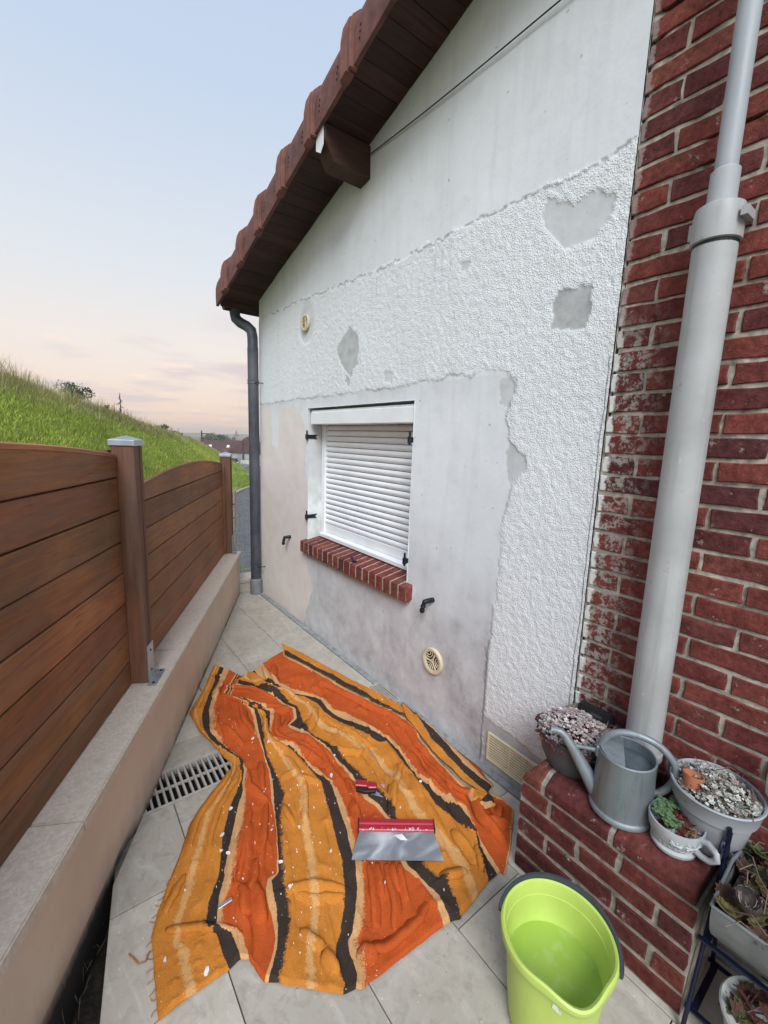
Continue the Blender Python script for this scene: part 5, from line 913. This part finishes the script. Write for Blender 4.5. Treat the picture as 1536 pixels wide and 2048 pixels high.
mb.build('plaster_chips', simple('plaster', (.78,.76,.73), .9, sc=60), BL_)['kind'] = 'stuff'
mb = MB(); rs = random.Random(5)
for i in range(16):
    x, y = resamp(BK['B'][0][-5:], 16)[i]; a = rs.uniform(2.6,3.9); P = [Vector((x,y,.006))]
    for q in range(4): P.append(P[-1]+Vector((math.cos(a),math.sin(a),0))*.005); P[-1].z = .004; a += rs.uniform(-.7,.7)
    mb.tube(P, .0011, 4)
x0, y0 = -1.447, 1.245; mb.tube([(x0,y0,.006),(x0-.012,y0-.02,.004),(x0-.03,y0-.015,.004),(x0-.04,y0+.01,.004),(x0-.05,y0+.03,.004)], .0022, 5)
mb.build('fringe', simple('ochre_thread', (.42,.18,.05), .95), BL_)['kind'] = 'stuff'

mb = MB(); rs = random.Random(77)
for i in range(260):
    if rs.random() < .6: y = rs.uniform(.85,3.6); x = -.006-abs(rs.gauss(0,.05))
    else: y = rs.uniform(.5,3.2); x = rs.uniform(-1.2,-.1)
    if x < lim(y)+.03: continue
    s = .0008+.0022*rs.random()**3; n = 5; a = rs.uniform(0,6.28); mb.prism([(x+s*(.5+rs.random())*math.cos(a+6.283*j/n), y+s*(.5+rs.random())*math.sin(a+6.283*j/n)) for j in range(n)], 0., .001+s*.6)
tag(mb.build('plaster_crumbs', simple('plaster_crumb', (.66,.64,.60), .95, sc=60), None), 'white plaster crumbs scattered on the tiles along the wall foot', 'debris', kind='stuff')
# ------------------------------------------------------------------ plastering tools on the blanket
gs = G('smeared_steel'); p = gs.obj(); n1 = gs.noise(gs.vmul(p, (1,2.0,1)), 7, 4, .5, .8); c = gs.mix(gs.rng(n1, .42, .72), (.34,.37,.41), (.58,.60,.62)); M_steel = gs.fin(c, gs.rng(n1, .42, .72, .38, .75), gs.rng(n1, .45, .7, .7, .15))
A_ = Vector((.81,-.587,0)); Bv = Vector((-.587,-.81,0)); O_ = Vector((-.5795,1.150,0)); zt = max(onb(-.5795+A_.x*a+Bv.x*b, 1.150+A_.y*a+Bv.y*b) for a in (-.15,-.07,0,.07,.15) for b in (0,.08,.16))+.002
Mt = Matrix(((A_.x,Bv.x,0,O_.x),(A_.y,Bv.y,0,O_.y),(0,0,-1,zt),(0,0,0,1))) @ Matrix.Diagonal((1,1,-1,1))
e_ = empty('plastering_knife', tuple(Mt@Vector((0,.08,0))), 'wide steel plastering knife with long red handle, smeared with filler', 'putty knife')
out_ = [(-.142,.035),(.142,.035),(.146,.06),(.156,.10),(.166,.15),(.168,.165),(-.168,.165),(-.166,.15),(-.156,.10),(-.146,.06)]
MB().prism(out_, .006, .0075, Mt).build('blade', M_steel, e_)
MB().poly([Mt@Vector((x,y_,z_)) for x in (-.147,.147) for y_, z_ in [(0,.002),(0,.016),(.004,.020),(.022,.0205),(.026,.014),(.03,.0165),(.046,.0165),(.05,.012),(.05,.002)]], [tuple(range(9))[::-1], tuple(range(9,18))]+[(i,(i+1)%9,9+(i+1)%9,9+i) for i in range(9)]).build('handle', M_red, e_, bevel=.001)
for sx in (-1,1): MB().box((sx*.1495-.0015,-.001,.001),(sx*.1495+.0015,.051,.0212),Mt).build('end_cap', M_blackpl, e_)
mb = MB(); rs = random.Random(9)
for i in range(22): 
    x = rs.choice([rs.uniform(-.12,.0), rs.uniform(.03,.09), rs.uniform(-.14,.14)]); mb.prism([(x+rs.uniform(-.006,.006), .045+rs.uniform(-.006,.012)) for _ in range(3)], .0170, .0182, Mt)
mb.prism([(-.01,.066),(.02,.060),(.038,.085),(.012,.082)], .0076, .0105, Mt); mb.build('filler', simple('wet_filler', (.80,.79,.77), .6), e_)
zk = onb(-.575,1.36)+.004; Mk = Matrix.Translation((-.575,1.362,zk)) @ Matrix.Rotation(R(-38),4,'Z')
e_ = empty('small_putty_knife', (-.575,1.362,zk), 'small putty knife with red and black handle and short steel blade', 'putty knife')
MB().prism([(.02,-.032),(.075,-.036),(.078,.034),(.022,.030)], .006, .0072, Mk @ Matrix.Rotation(R(8),4,'Y')).build('blade', M_steel, e_)
MB().prism([(-.052,-.008),(-.05,.026),(-.006,.024),(.0,.012),(.046,.014),(.044,-.016),(.008,-.018),(.0,-.010)], .012, .026, Mk).build('handle', M_red, e_, bevel=.003)
MB().prism([(-.046,-.022),(-.044,-.006),(.002,-.006),(.010,-.015),(.042,-.014),(.040,-.028),(-.01,-.034)], .004, .019, Mk).build('grip', M_blackpl, e_, bevel=.002)
e_ = MB().box((-.022,-.006,.0),(.022,.006,.003), Matrix.Translation((-1.225,1.236,.026))@Matrix.Rotation(R(-5),4,'Z')@Matrix.Rotation(R(-10),4,'Y')).build('metal_strip', M_galv, None, bevel=.001); tag(e_, 'short bright metal strip poking out of a blanket fold at lower left', 'metal strip')

# ------------------------------------------------------------------ lime green bucket
bx_, by_ = -.613,.449; Mb_ = Matrix.Translation((bx_,by_,0)); M_lime = simple('lime_plastic', (.48,.61,.125), .42, var=.06, sc=10, bump=.03, spec=.45)
e_ = empty('bucket', (bx_,by_,0), 'lime green plastic bucket with dark grey handle, half full of water', 'bucket')
prof = [(.0,.004),(.098,.004),(.103,.010),(.112,.09),(.122,.18),(.130,.262),(.141,.268),(.1475,.276),(.1495,.288),(.148,.299),(.143,.303),(.1375,.300),(.134,.290),(.126,.20),(.117,.10),(.106,.016),(.0,.014)]
mb = MB().lathe(prof, 72, Mb_)
def rimmod(v):
    x, y, z = v; a = math.degrees(math.atan2(y-by_, x-bx_)); d_ = (a+128+180) % 360-180; wgt = max(0,(z-.14)/.16)**2; k_ = math.exp(-(d_/20)**2)*wgt; k2 = (math.exp(-((d_-34)/16)**2)+math.exp(-((d_+34)/16)**2))*wgt
    s_ = 1+.10*k_-.03*k2; return (bx_+(x-bx_)*s_, by_+(y-by_)*s_, z-.012*k_)
mb.v = [rimmod(v) for v in mb.v]; mb.v = [(bx_+(x-bx_)*.965, by_+(y-by_)*.965, z*.985) for x, y, z in mb.v]; mb.build('body', M_lime, e_, smooth=True)
gwt = G('water'); wn_ = gwt.noise(gwt.pos(), 22, 5, .65); M_water = gwt.fin(gwt.mix(gwt.rng(wn_, .52, .7, 0, .6), (.50,.68,.13), (.66,.76,.36)), .04, **{'Transmission_Weight': .45, 'IOR': 1.33})
MB().lathe([(.0,.178),(.1188,.178)], 48, Mb_).build('water', M_water, e_, smooth=True)
arc = [(bx_+.1465*math.cos(R(a)), by_+.1465*math.sin(R(a)), .288+.014*math.sin(math.pi*(118-a)/190)) for a in range(118,-73,-5)]
mb = MB(); n = len(arc); V = []
for i, (x, y, z) in enumerate(arc):
    a = math.atan2(y-by_, x-bx_); w_ = .012 if 2 < i < n-3 else .017
    for dr, dz in ((-.007,-w_*.7),(.004,-w_*.7),(.006,0),(.003,.007),(-.005,.007),(-.008,0)): V.append((x+dr*math.cos(a), y+dr*math.sin(a), z+dz))
mb.poly(V, [(i*6+j, i*6+(j+1)%6, (i+1)*6+(j+1)%6, (i+1)*6+j) for i in range(n-1) for j in range(6)]+[tuple(range(6))[::-1], tuple((n-1)*6+j for j in range(6))]).build('handle', M_rubber, e_, smooth=True)
mb = MB(); a0 = R(-152)
mb.poly([(bx_+(.1262+.0012)*math.cos(a0+t*.16+j*.02), by_+(.1262+.0012)*math.sin(a0+t*.16+j*.02), .235+.032*j-.012*t) for j in (0,1) for t in (0,.5,1)], [(0,1,4,3),(1,2,5,4)]); mb.build('label_scrap', simple('old_label', (.55,.62,.50), .8), e_)

# ------------------------------------------------------------------ brick ledge
LE = empty('brick_ledge', (-.155,.51,0), 'low dark red brick ledge with splayed top bricks, carrying pots and the watering can', 'ledge')
LX, LY0, LY1 = -.31, .235, .79
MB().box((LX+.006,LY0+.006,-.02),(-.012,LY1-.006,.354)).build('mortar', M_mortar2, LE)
for c_ in range(5):
    zb = c_*.07; yv = LY1-.002; first = [.118,.228][c_ % 2]; ed = [LY1]; yv = LY1-first-.0
    while yv > LY0+.02: ed.append(yv); yv -= .232
    ed.append(LY0)
    for a_, b_ in zip(ed[:-1], ed[1:]):
        L = a_-b_-.015
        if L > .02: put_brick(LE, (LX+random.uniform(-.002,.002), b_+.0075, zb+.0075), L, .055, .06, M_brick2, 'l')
    xe = LX+.064; k = 0
    while xe < -.03:
        L = min(.20 if (c_+k) % 2 else .10, -.012-xe); 
        if L > .03: put_brick(LE, (xe+L, LY1+random.uniform(-.002,.0), zb+.0075), L, .055, .05, M_brick2, 'l', rotz=R(-90)+math.pi if False else R(-270)).rotation_euler = (0,0,R(90)+math.pi)
        xe += L+.012; k += 1
ed = [LY1,.700,.470,.240]
for a_, b_ in zip(ed[:-1], ed[1:]):
    y0_, y1_ = b_+.008, a_-.008; x0 = LX-.002; j = random.uniform(-.0015,.0015)
    pr = [(x0,.356),(-.008,.356),(-.008,.421+j),(x0+.045,.421+j),(x0,.392+j)]
    n = len(pr); P = [(x,y0_,z) for x, z in pr]+[(x,y1_,z) for x, z in pr]
    if a_ == LY1: P[n+3] = (x0+.045,y1_-.035,.421+j); P[n+2] = (-.008,y1_-.035,.421+j); P[n+4] = (x0,y1_-.012,.392+j)
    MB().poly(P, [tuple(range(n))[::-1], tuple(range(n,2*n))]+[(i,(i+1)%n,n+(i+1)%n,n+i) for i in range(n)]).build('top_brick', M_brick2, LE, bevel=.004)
for yj_ in (.700,.470): MB().poly([(LX+.002,yj_-.0085,.352),(LX+.002,yj_+.0085,.352),(LX+.002,yj_+.0085,.3895),(LX+.002,yj_-.0085,.3895),(LX+.045,yj_-.0085,.4175),(LX+.045,yj_+.0085,.4175),(-.010,yj_-.0085,.4175),(-.010,yj_+.0085,.4175)], [(0,1,2,3),(3,2,5,4),(4,5,7,6)]).build('mortar_joint', M_mortar2, LE)
ZT = .4225
# plants helper: many small faceted florets in one mesh
bm = bmesh.new(); bmesh.ops.create_icosphere(bm, subdivisions=1, radius=1); IV = np.array([v.co for v in bm.verts]); IF = np.array([[v.index for v in f.verts] for f in bm.faces]); bm.free()
def florets(name, P, s, cols, parent, seed, kind='stuff', squash=.8):
    r = np.random.default_rng(seed); n = len(P); S_ = (s*(.6+.7*r.random(n)))[:,None,None]; V = (IV[None]*np.array([1,1,squash])*S_*(1+.25*r.normal(0,1,(n,len(IV),1)).clip(-1,1)) + np.asarray(P)[:,None,:]).reshape(-1,3)
    F = (IF[None]+np.arange(n)[:,None,None]*len(IV)).reshape(-1,3); c = np.array(cols)[r.integers(0,len(cols),n)]*(.65+.6*r.random((n,1))); c = np.repeat(np.concatenate([c,np.ones((n,1))],1), len(IV), 0)
    o = link(name, npmesh(name, V, F, {'col': ('FLOAT_COLOR', c)}), M_leafattr, parent); o['kind'] = kind; return o
def rosettes(name, P, s, cols, parent, seed, nl=9, kind='stuff'):
    r = np.random.default_rng(seed); n = len(P); V = []; F = []; Cc = []; b = 0
    for p_ in np.asarray(P):
        ss = s*r.uniform(.6,1.3); tilt = r.normal(0,.28,2); base = np.array(cols[r.integers(0,len(cols))])*r.uniform(.65,1.25); a0 = r.random()*6.28
        for ring, (k_, rad, up) in enumerate(((nl,1.0,.25),(max(4,nl-3),.62,.6))):
            for j in range(k_):
                a = a0+6.283*j/k_+ring*.4+r.normal(0,.12); d = np.array([math.cos(a), math.sin(a)]); nrm = np.array([-d[1], d[0]]); L = ss*rad*r.uniform(.85,1.15); w = L*.36
                pts = [(0,0,0), (*(d*L*.55+nrm*w), L*up*.45), (*(d*L), L*up), (*(d*L*.55-nrm*w), L*up*.45), (*(d*L*.6), L*up*.25+L*.16)]
                for q in pts: V.append((p_[0]+q[0], p_[1]+q[1], p_[2]+q[2]+tilt[0]*q[0]+tilt[1]*q[1]))
                F += [(b,b+1,b+4),(b+1,b+2,b+4),(b+2,b+3,b+4),(b+3,b,b+4)]; cj = base*r.uniform(.8,1.2)
                Cc += [np.append(cj*k3, 1) for k3 in (.6,1,1.15,1,.95)]; b += 5
    o = link(name, npmesh(name, V, F, {'col': ('FLOAT_COLOR', np.array(Cc))}), M_leafattr, parent); o['kind'] = kind; return o
def dome(cx, cy, cz, rad, h, n, seed, over=1.0):
    r = np.random.default_rng(seed); a = r.random(n)*6.283; q = np.sqrt(r.random(n))*rad*over; return np.stack([cx+q*np.cos(a), cy+q*np.sin(a), cz+h*(1-(q/(rad*over))**2)+r.normal(0,.004,n)], -1)
def stems(name, P, L, mat, parent, seed, rad=.0012):
    r = np.random.default_rng(seed); mb = MB()
    for p_ in P:
        a = r.random()*6.283; l = L*(.5+r.random()); mb.tube([p_, (p_[0]+math.cos(a)*l*.6, p_[1]+math.sin(a)*l*.6, p_[2]+l*.5), (p_[0]+math.cos(a)*l, p_[1]+math.sin(a)*l, p_[2]+l*.3)], rad, 4)
    o = mb.build(name, mat, parent); o['kind'] = 'stuff'; return o
M_redstem = simple('red_stem', (.10,.03,.03), .8); M_drystem = simple('dry_stem', (.16,.11,.09), .9)
# charcoal bowl of pale sedum
pc = (-.165,.682); e_ = empty('round_planter', (*pc,ZT), 'round charcoal bowl of pale pink sedum at the back corner of the ledge', 'planter', 'planters on the ledge')
MB().lathe([(.0,0),(.075,0),(.088,.006),(.108,.05),(.118,.10),(.120,.128),(.1165,.129),(.113,.10),(.0,.098)], 48, Matrix.Translation((*pc,ZT))).build('bowl', M_potgrey, e_, smooth=True)
rosettes('flowers', dome(*pc, ZT+.127, .112, .048, 620, 1, 1.07), .0080, [(.50,.45,.42),(.58,.52,.48),(.42,.35,.35),(.36,.27,.27)], e_, 2, 6); florets('buds', dome(*pc, ZT+.125, .112, .048, 350, 101, 1.07), .0042, [(.52,.47,.44),(.44,.36,.36)], e_, 102)
florets('red_leaves', np.concatenate([dome(*pc, ZT+.108, .118, .05, 520, 3, 1.10), dome(pc[0]-.02,pc[1]+.11,ZT+.11,.03,.02,90,4)]), .0055, [(.12,.03,.035),(.16,.05,.05),(.09,.03,.03)], e_, 5)
stems('dry_stems', dome(pc[0]+.02,pc[1]-.07,ZT+.135,.045,.02,50,6), .04, M_drystem, e_, 7)
# black box and driftwood behind it
e_ = empty('black_box', (-.085,.655,.55), 'small black oblong plastic box behind the sedum bowl', 'box'); Mq = Matrix.Translation((-.07,.665,.592)) @ Matrix.Rotation(R(4),4,'Z')
MB().box((-.018,-.058,-.017),(.018,.058,.017),Mq).build('case', M_blackpl, e_, bevel=.004, seg=2); MB().box((-.019,-.03,-.004),(-.0175,.01,.006),Mq).build('clip', M_rubber, e_); MB().tube([Mq@Vector((0,-.02,-.017)),Mq@Vector((.0,-.02,-.165))], .005, 8).build('spike', M_blackpl, e_)
ps = MB(); ps.tube([(-.045,.83,.425),(-.04,.80,.50),(-.05,.74,.555),(-.05,.68,.545),(-.05,.60,.50),(-.055,.575,.45)], [.014,.022,.026,.024,.02,.012], 9); tag(ps.build('driftwood', simple('grey_driftwood', (.24,.20,.16), .95, var=.35, sc=35, bump=.6, col2=(.36,.30,.21)), None, smooth=True), 'piece of grey weathered wood leaning between sedum bowl and wall', 'wood')
# watering can
wc = Vector((-.222,.488,ZT)); dr = Vector((-.45,.89,0)).normalized(); sd2 = Vector((-dr.y,dr.x,0)); Mw = Matrix(((dr.x,sd2.x,0,wc.x),(dr.y,sd2.y,0,wc.y),(0,0,1,wc.z),(0,0,0,1)))
e_ = empty('watering_can', tuple(wc), 'galvanised zinc watering can with hoop handle and long spout on the ledge', 'watering can')
MB().lathe([(.0,.004),(.088,.004),(.0905,.0),(.0915,.006),(.0905,.012),(.086,.016),(.0855,.022),(.087,.026),(.0785,.186),(.0805,.190),(.0785,.194),(.0755,.192),(.0765,.17),(.084,.03),(.0,.025)], 56, Mw).build('body', M_can, e_, smooth=True)
mb = MB(); n = 20; P = [Vector((.077*math.cos(t), .077*math.sin(t), .186+.014*math.cos(t)**2)) for t in [R(-84)+R(168)*i/n for i in range(n+1)]]
pts = P+[Vector((p_.x,p_.y,p_.z-.002)) for p_ in P]; k = n+1; mb.poly([Mw@q for q in pts], [tuple(range(k)), tuple(range(k,2*k))[::-1]]+[(i,k+i,k+i+1,i+1) for i in range(n)]+[(n,k+n,k,0)]); mb.build('half_lid', M_can, e_)
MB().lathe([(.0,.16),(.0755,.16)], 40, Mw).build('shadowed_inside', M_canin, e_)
MB().tube([Mw@Vector(q) for q in [(.072,0,.035),(.10,0,.075),(.150,0,.150),(.180,0,.188),(.192,0,.196),(.205,0,.197),(.219,0,.194)]], [.027,.022,.0165,.0125,.0115,.0105,.0125], 18, cap=False).build('spout', M_can, e_, smooth=True)
MB().tube([Mw@Vector((.074,0,.172)), Mw@Vector((.160,0,.160))], .0065, 10).build('brace', M_can, e_, smooth=True)
hp = [(.074,0,.170),(.072,0,.200),(.055,0,.232),(.02,0,.254),(-.03,0,.258),(-.08,0,.242),(-.118,0,.205),(-.128,0,.165),(-.118,0,.125),(-.098,0,.096),(-.082,0,.084)]
mb = MB(); n = len(hp); hp2 = []
for i in range(n-1):
    for q in range(4):
        t = q/4; p0_, p1_, p2_, p3_ = [Vector(hp[max(0,min(n-1,i+d))]) for d in (-1,0,1,2)]; hp2.append(.5*((2*p1_)+(p2_-p0_)*t+(2*p0_-5*p1_+4*p2_-p3_)*t*t+(3*p1_-p0_-3*p2_+p3_)*t**3))
hp2.append(Vector(hp[-1])); mb.tube([Mw@q for q in hp2], .0105, 12); mb.build('handle', M_can, e_, smooth=True)
MB().box((.066,-.014,.155),(.086,.014,.192),Mw).build('lug', M_can, e_, bevel=.003)
# pale pot with sedum and a terracotta pot in it
pc = (-.122,.285); zt0 = ZT; e_ = empty('round_planter', (*pc,zt0), 'large pale grey tapered pot of white sedum at the right end of the ledge', 'planter', 'planters on the ledge')
MB().lathe([(.0,0),(.066,0),(.072,.005),(.092,.10),(.097,.118),(.102,.120),(.110,.165),(.113,.168),(.111,.172),(.106,.170),(.098,.14),(.0,.138)], 48, Matrix.Translation((*pc,zt0))).build('pot', M_potwhite, e_, smooth=True)
rosettes('flowers', dome(*pc, zt0+.157, .10, .035, 330, 11, 1.02), .0085, [(.46,.46,.40),(.52,.51,.46),(.36,.35,.31),(.30,.26,.24)], e_, 12, 6); florets('buds', dome(*pc, zt0+.155, .10, .035, 200, 111, 1.02), .0048, [(.50,.50,.45),(.40,.38,.34)], e_, 112)
florets('leaves', dome(*pc, zt0+.145, .102, .034, 420, 13, 1.0), .0055, [(.12,.11,.08),(.16,.10,.09),(.10,.13,.07)], e_, 14)
stems('dry_stems', dome(*pc, zt0+.165, .09, .02, 70, 15), .035, M_drystem, e_, 16)
tp = (-.178,.330); e_ = empty('terracotta_pot', (*tp,zt0+.155), 'tiny terracotta pot sitting among the white sedum', 'pot'); MB().lathe([(.0,.0),(.018,.0),(.0255,.030),(.0265,.038),(.0235,.038),(.021,.02),(.0,.014)], 28, Matrix.Translation((*tp,zt0+.166)) @ Matrix.Rotation(R(12),4,'Y')).build('pot', M_terra, e_, smooth=True)
# teacup planter
pc = (-.226,.338); e_ = empty('teacup_planter', (*pc,ZT), 'grey ceramic teacup planter with raised butterfly, holding small red and green plants', 'planter', 'planters on the ledge')
CS = 1.14; MB().lathe([(r_*CS,z_*CS) for r_, z_ in [(.0,.0),(.046,.0),(.050,.005),(.050,.011),(.044,.016),(.047,.022),(.058,.045),(.061,.066),(.0605,.073),(.057,.073),(.055,.06),(.0,.058)]], 44, Matrix.Translation((*pc,ZT))).build('cup', M_ceramic, e_, smooth=True)
ha = R(-100); hv = Vector((math.cos(ha), math.sin(ha), 0)); MB().tube([Vector((*pc,ZT))+hv*r_*CS+Vector((0,0,z_*CS)) for r_, z_ in [(.055,.062),(.072,.068),(.090,.058),(.093,.042),(.080,.027),(.062,.024),(.048,.028)]], [.009,.0085,.0085,.0085,.0085,.0085,.009], 12).build('handle', M_ceramic, e_, smooth=True)
def cup_pt(a, z_): r_ = float(np.interp(z_, [.016,.022,.045,.066,.073], [.044,.047,.058,.061,.0605]))+.0012; return Vector((pc[0]+r_*CS*math.cos(R(a)), pc[1]+r_*CS*math.sin(R(a)), ZT+z_*CS))
mb = MB(); ac = 228
def motif(a_c, z_c, s):
    for sx in (-1,1):
        for (ua, ub, va, vb) in ((2,15,4,16),(2,11,-2,-11)):
            mb.tube([cup_pt(a_c+sx*s*q[0], z_c+s*q[1]*.00085) for q in [(1,0),(ua+4,va),(ub,vb),(ub+2,(va+vb)/2*.6),(ua+2,va*.3),(1,0)]], .0013, 5)
    mb.tube([cup_pt(a_c, z_c-.010*s), cup_pt(a_c, z_c+.010*s)], .0018, 5)
motif(238, .044, 1.1); motif(202, .044, .8); motif(274, .044, .7)
for a in range(0,360,12): mb.tube([cup_pt(a,.024), cup_pt(a+6,.029), cup_pt(a+12,.024)], .0007, 4)
mb.build('relief', simple('pale_relief', (.60,.62,.63), .5), e_)
rosettes('red_leaves', dome(*pc, ZT+.066, .056, .020, 90, 21), .011, [(.13,.028,.025),(.16,.04,.03),(.09,.025,.02),(.22,.13,.07)], e_, 22, 7)
mb = MB(); rs = random.Random(8)
for i in range(34):
    a = rs.uniform(.2,3.6); q = rs.uniform(.02,.058); x = pc[0]+q*math.cos(a); y = pc[1]+q*math.sin(a); z = ZT+.088+rs.uniform(0,.018)
    for t in range(3):
        th = a+t*2.094; ce = Vector((x+.007*math.cos(th), y+.007*math.sin(th), z+rs.uniform(-.002,.002))); mb.poly([ce+Vector((.0062*math.cos(6.283*j/6), .0062*math.sin(6.283*j/6), rs.uniform(-.0015,.0015))) for j in range(6)], [tuple(range(6))])
    mb.tube([(x,y,ZT+.055),(x,y,z)], .0008, 4)
mb.build('clover', simple('clover_leaf', (.10,.17,.075), .8), e_)['kind'] = 'stuff'
tw = MB().tube([(-.17,.305,ZT+.008),(-.13,.262,ZT+.006),(-.115,.245,ZT+.004)], [.010,.009,.003], 8); tag(tw.build('twig', simple('pale_twig', (.30,.26,.21), .9), None, smooth=True), 'short pale piece of wood on the ledge beside the teacup planter', 'wood')

# ------------------------------------------------------------------ navy plant stand with zinc trough, lower pot, jar
e_ = empty('plant_stand', (-.2,.05,0), 'navy blue folding iron plant stand at the right edge', 'plant stand')
for x0, x1 in ((-.335,-.10),(-.10,-.29)):
    for yq in (.225,-.33):
        MB().tube([(x0,yq,0),((x0*.62+x1*.38)-.004,yq,.30),(x1*.6+x0*.4,yq,.56)], .0055, 8).build('leg', M_blue, e_, smooth=True)
for x_, z_ in ((-.300,.275),(-.12,.275),(-.30,.05),(-.12,.05)): MB().box((x_-.007,-.34,z_-.003),(x_+.007,.235,z_+.003)).build('rail', M_blue, e_, bevel=.001)
for z_ in (.05,.275):
    for i in range(3): MB().box((-.30,.215-.27*i-.008,z_+.0042),(-.12,.215-.27*i+.008,z_+.0085)).build('shelf_bar', M_blue, e_)
for yq in (.226,):
    for q in range(2):
        sc = MB(); sc.tube([(-.16-.10*q+.028*math.cos(t)*(1-t/9), yq, .47+.06*q+.028*math.sin(t)*(1-t/9)) for t in [i*.5 for i in range(15)]], .0035, 6); sc.build('scroll', M_blue, e_, smooth=True)
# zinc trough
e_ = empty('zinc_trough', (-.21,-.02,.29), 'half round zinc trough of succulents on the navy stand', 'planter', 'planters on the stand'); V = []; n = 12; ysl = [.205,.190,-.30,-.315]
for i, yv in enumerate(ysl):
    for j in range(n+1): t = math.pi*j/n; sx = 1.0 if i in (0,3) else 1.0; V.append((-.225-.150*math.cos(t)*sx, yv, .455-.165*math.sin(t)))
k = n+1; MB().poly(V, [(i*k+j, i*k+j+1, (i+1)*k+j+1, (i+1)*k+j) for i in range(3) for j in range(n)]+[tuple(range(k)), tuple(3*k+j for j in range(k))[::-1]]).build('trough', M_zinc, e_, smooth=True)
MB().tube([(-.375,.205,.455),(-.375,-.315,.455)], .004, 8).tube([(-.075,.205,.455),(-.075,-.315,.455)], .004, 8).tube([(-.375,.205,.455),(-.30,.207,.462),(-.225,.207,.485),(-.15,.207,.462),(-.075,.205,.455)], .004, 8).build('rim', M_zinc, e_, smooth=True)
MB().box((-.362,-.30,.425),(-.088,.192,.435)).build('soil', M_soil, e_)
rr_ = np.random.default_rng(31); nP = 420; P = np.stack([rr_.uniform(-.365,-.085,nP), rr_.uniform(-.29,.195,nP), .440+.028*rr_.random(nP)], -1)
rosettes('succulents', P[:230], .021, [(.085,.078,.025),(.11,.095,.034),(.07,.04,.025),(.10,.05,.034),(.08,.095,.034)], e_, 32, 10)
stems('dry_stems', P[:90], .06, M_drystem, e_, 33, .0014)
for i, (x, y, s, lb) in enumerate([(-.325,.150,.026,'greyish dried cone lying in the zinc trough near the ledge'),(-.20,.115,.028,'pale lacy dried seed head beside the dried cone in the trough')]):
    q = empty('dried_cone', (x,y,.47), lb, 'dried cone'); MB().lathe([(.0,-.02),(s*.55,-.018),(s*.95,.0),(s,.022),(s*.9,.03),(s*.7,.018),(.0,.008)], 20, Matrix.Translation((x,y,.478)) @ Matrix.Rotation(R(-25),4,'Y')).build('shell', simple('dry_husk', (.055,.042,.036), .95, var=.5, sc=60, bump=.9), q, smooth=True)
    mb = MB(); rs = random.Random(60+i)
    for t in range(26): a = rs.uniform(0,6.28); r_ = s*rs.uniform(.5,1.05); mb.tube([(x+r_*math.cos(a+b_*.4), y+r_*math.sin(a+b_*.4), .492+.012*math.sin(b_*1.3+a)) for b_ in range(4)], .0009, 4)
    mb.build('fibres', simple('pale_fibre', (.34,.28,.25), .95), q)
# white pot of succulents on the ground below the stand
pc = (-.275,.070); e_ = empty('white_pot', (*pc,.06), 'white round pot of small succulents on the lower shelf of the stand', 'planter', 'planters on the stand')
MB().lathe([(.0,0),(.08,0),(.098,.09),(.104,.094),(.106,.106),(.102,.110),(.097,.104),(.0,.09)], 44, Matrix.Translation((*pc,.06))).build('pot', simple('white_glaze', (.46,.46,.44), .5, var=.12), e_, smooth=True)
rosettes('succulents', dome(*pc, .155, .088, .02, 60, 41), .020, [(.12,.06,.04),(.10,.11,.045),(.15,.075,.045)], e_, 42, 9)
stems('stems', dome(*pc, .16, .08, .02, 24, 43), .05, M_redstem, e_, 44, .002)
# pale glass jar at the right edge
e_ = empty('glass_jar', (-.085,.155,.62), 'pale glass jar standing at the back of the plant stand', 'jar'); MB().lathe([(.0,0),(.028,0),(.036,.010),(.038,.05),(.032,.075),(.022,.085),(.022,.10),(.025,.104)], 28, Matrix.Translation((-.085,.155,.626))).build('jar', M_glass, e_, smooth=True); MB().lathe([(.0,.104),(.026,.104),(.026,.118),(.0,.119)], 24, Matrix.Translation((-.085,.155,.626))).build('lid', M_zinc, e_, smooth=True)

# ------------------------------------------------------------------ evening haze over the valley
def haze():
    me = MB().box((-1650,-1650,-30),(1650,1650,16)).mesh('haze'); g = G('haze'); t = g.t; t.nodes.remove(g.b); o_ = t.nodes['Material Output']
    v = t.nodes.new('ShaderNodeVolumePrincipled'); v.inputs['Density'].default_value = HAZE; v.inputs['Color'].default_value = (1.0,.94,.88,1); v.inputs['Anisotropy'].default_value = .2
    t.links.new(v.outputs[0], o_.inputs['Volume']); o = link('haze', me, g.m); tag(o, kind='stuff'); o['label'] = 'thin evening haze over the valley'; o['category'] = 'haze'
HAZE = .0009
if HAZE: haze()
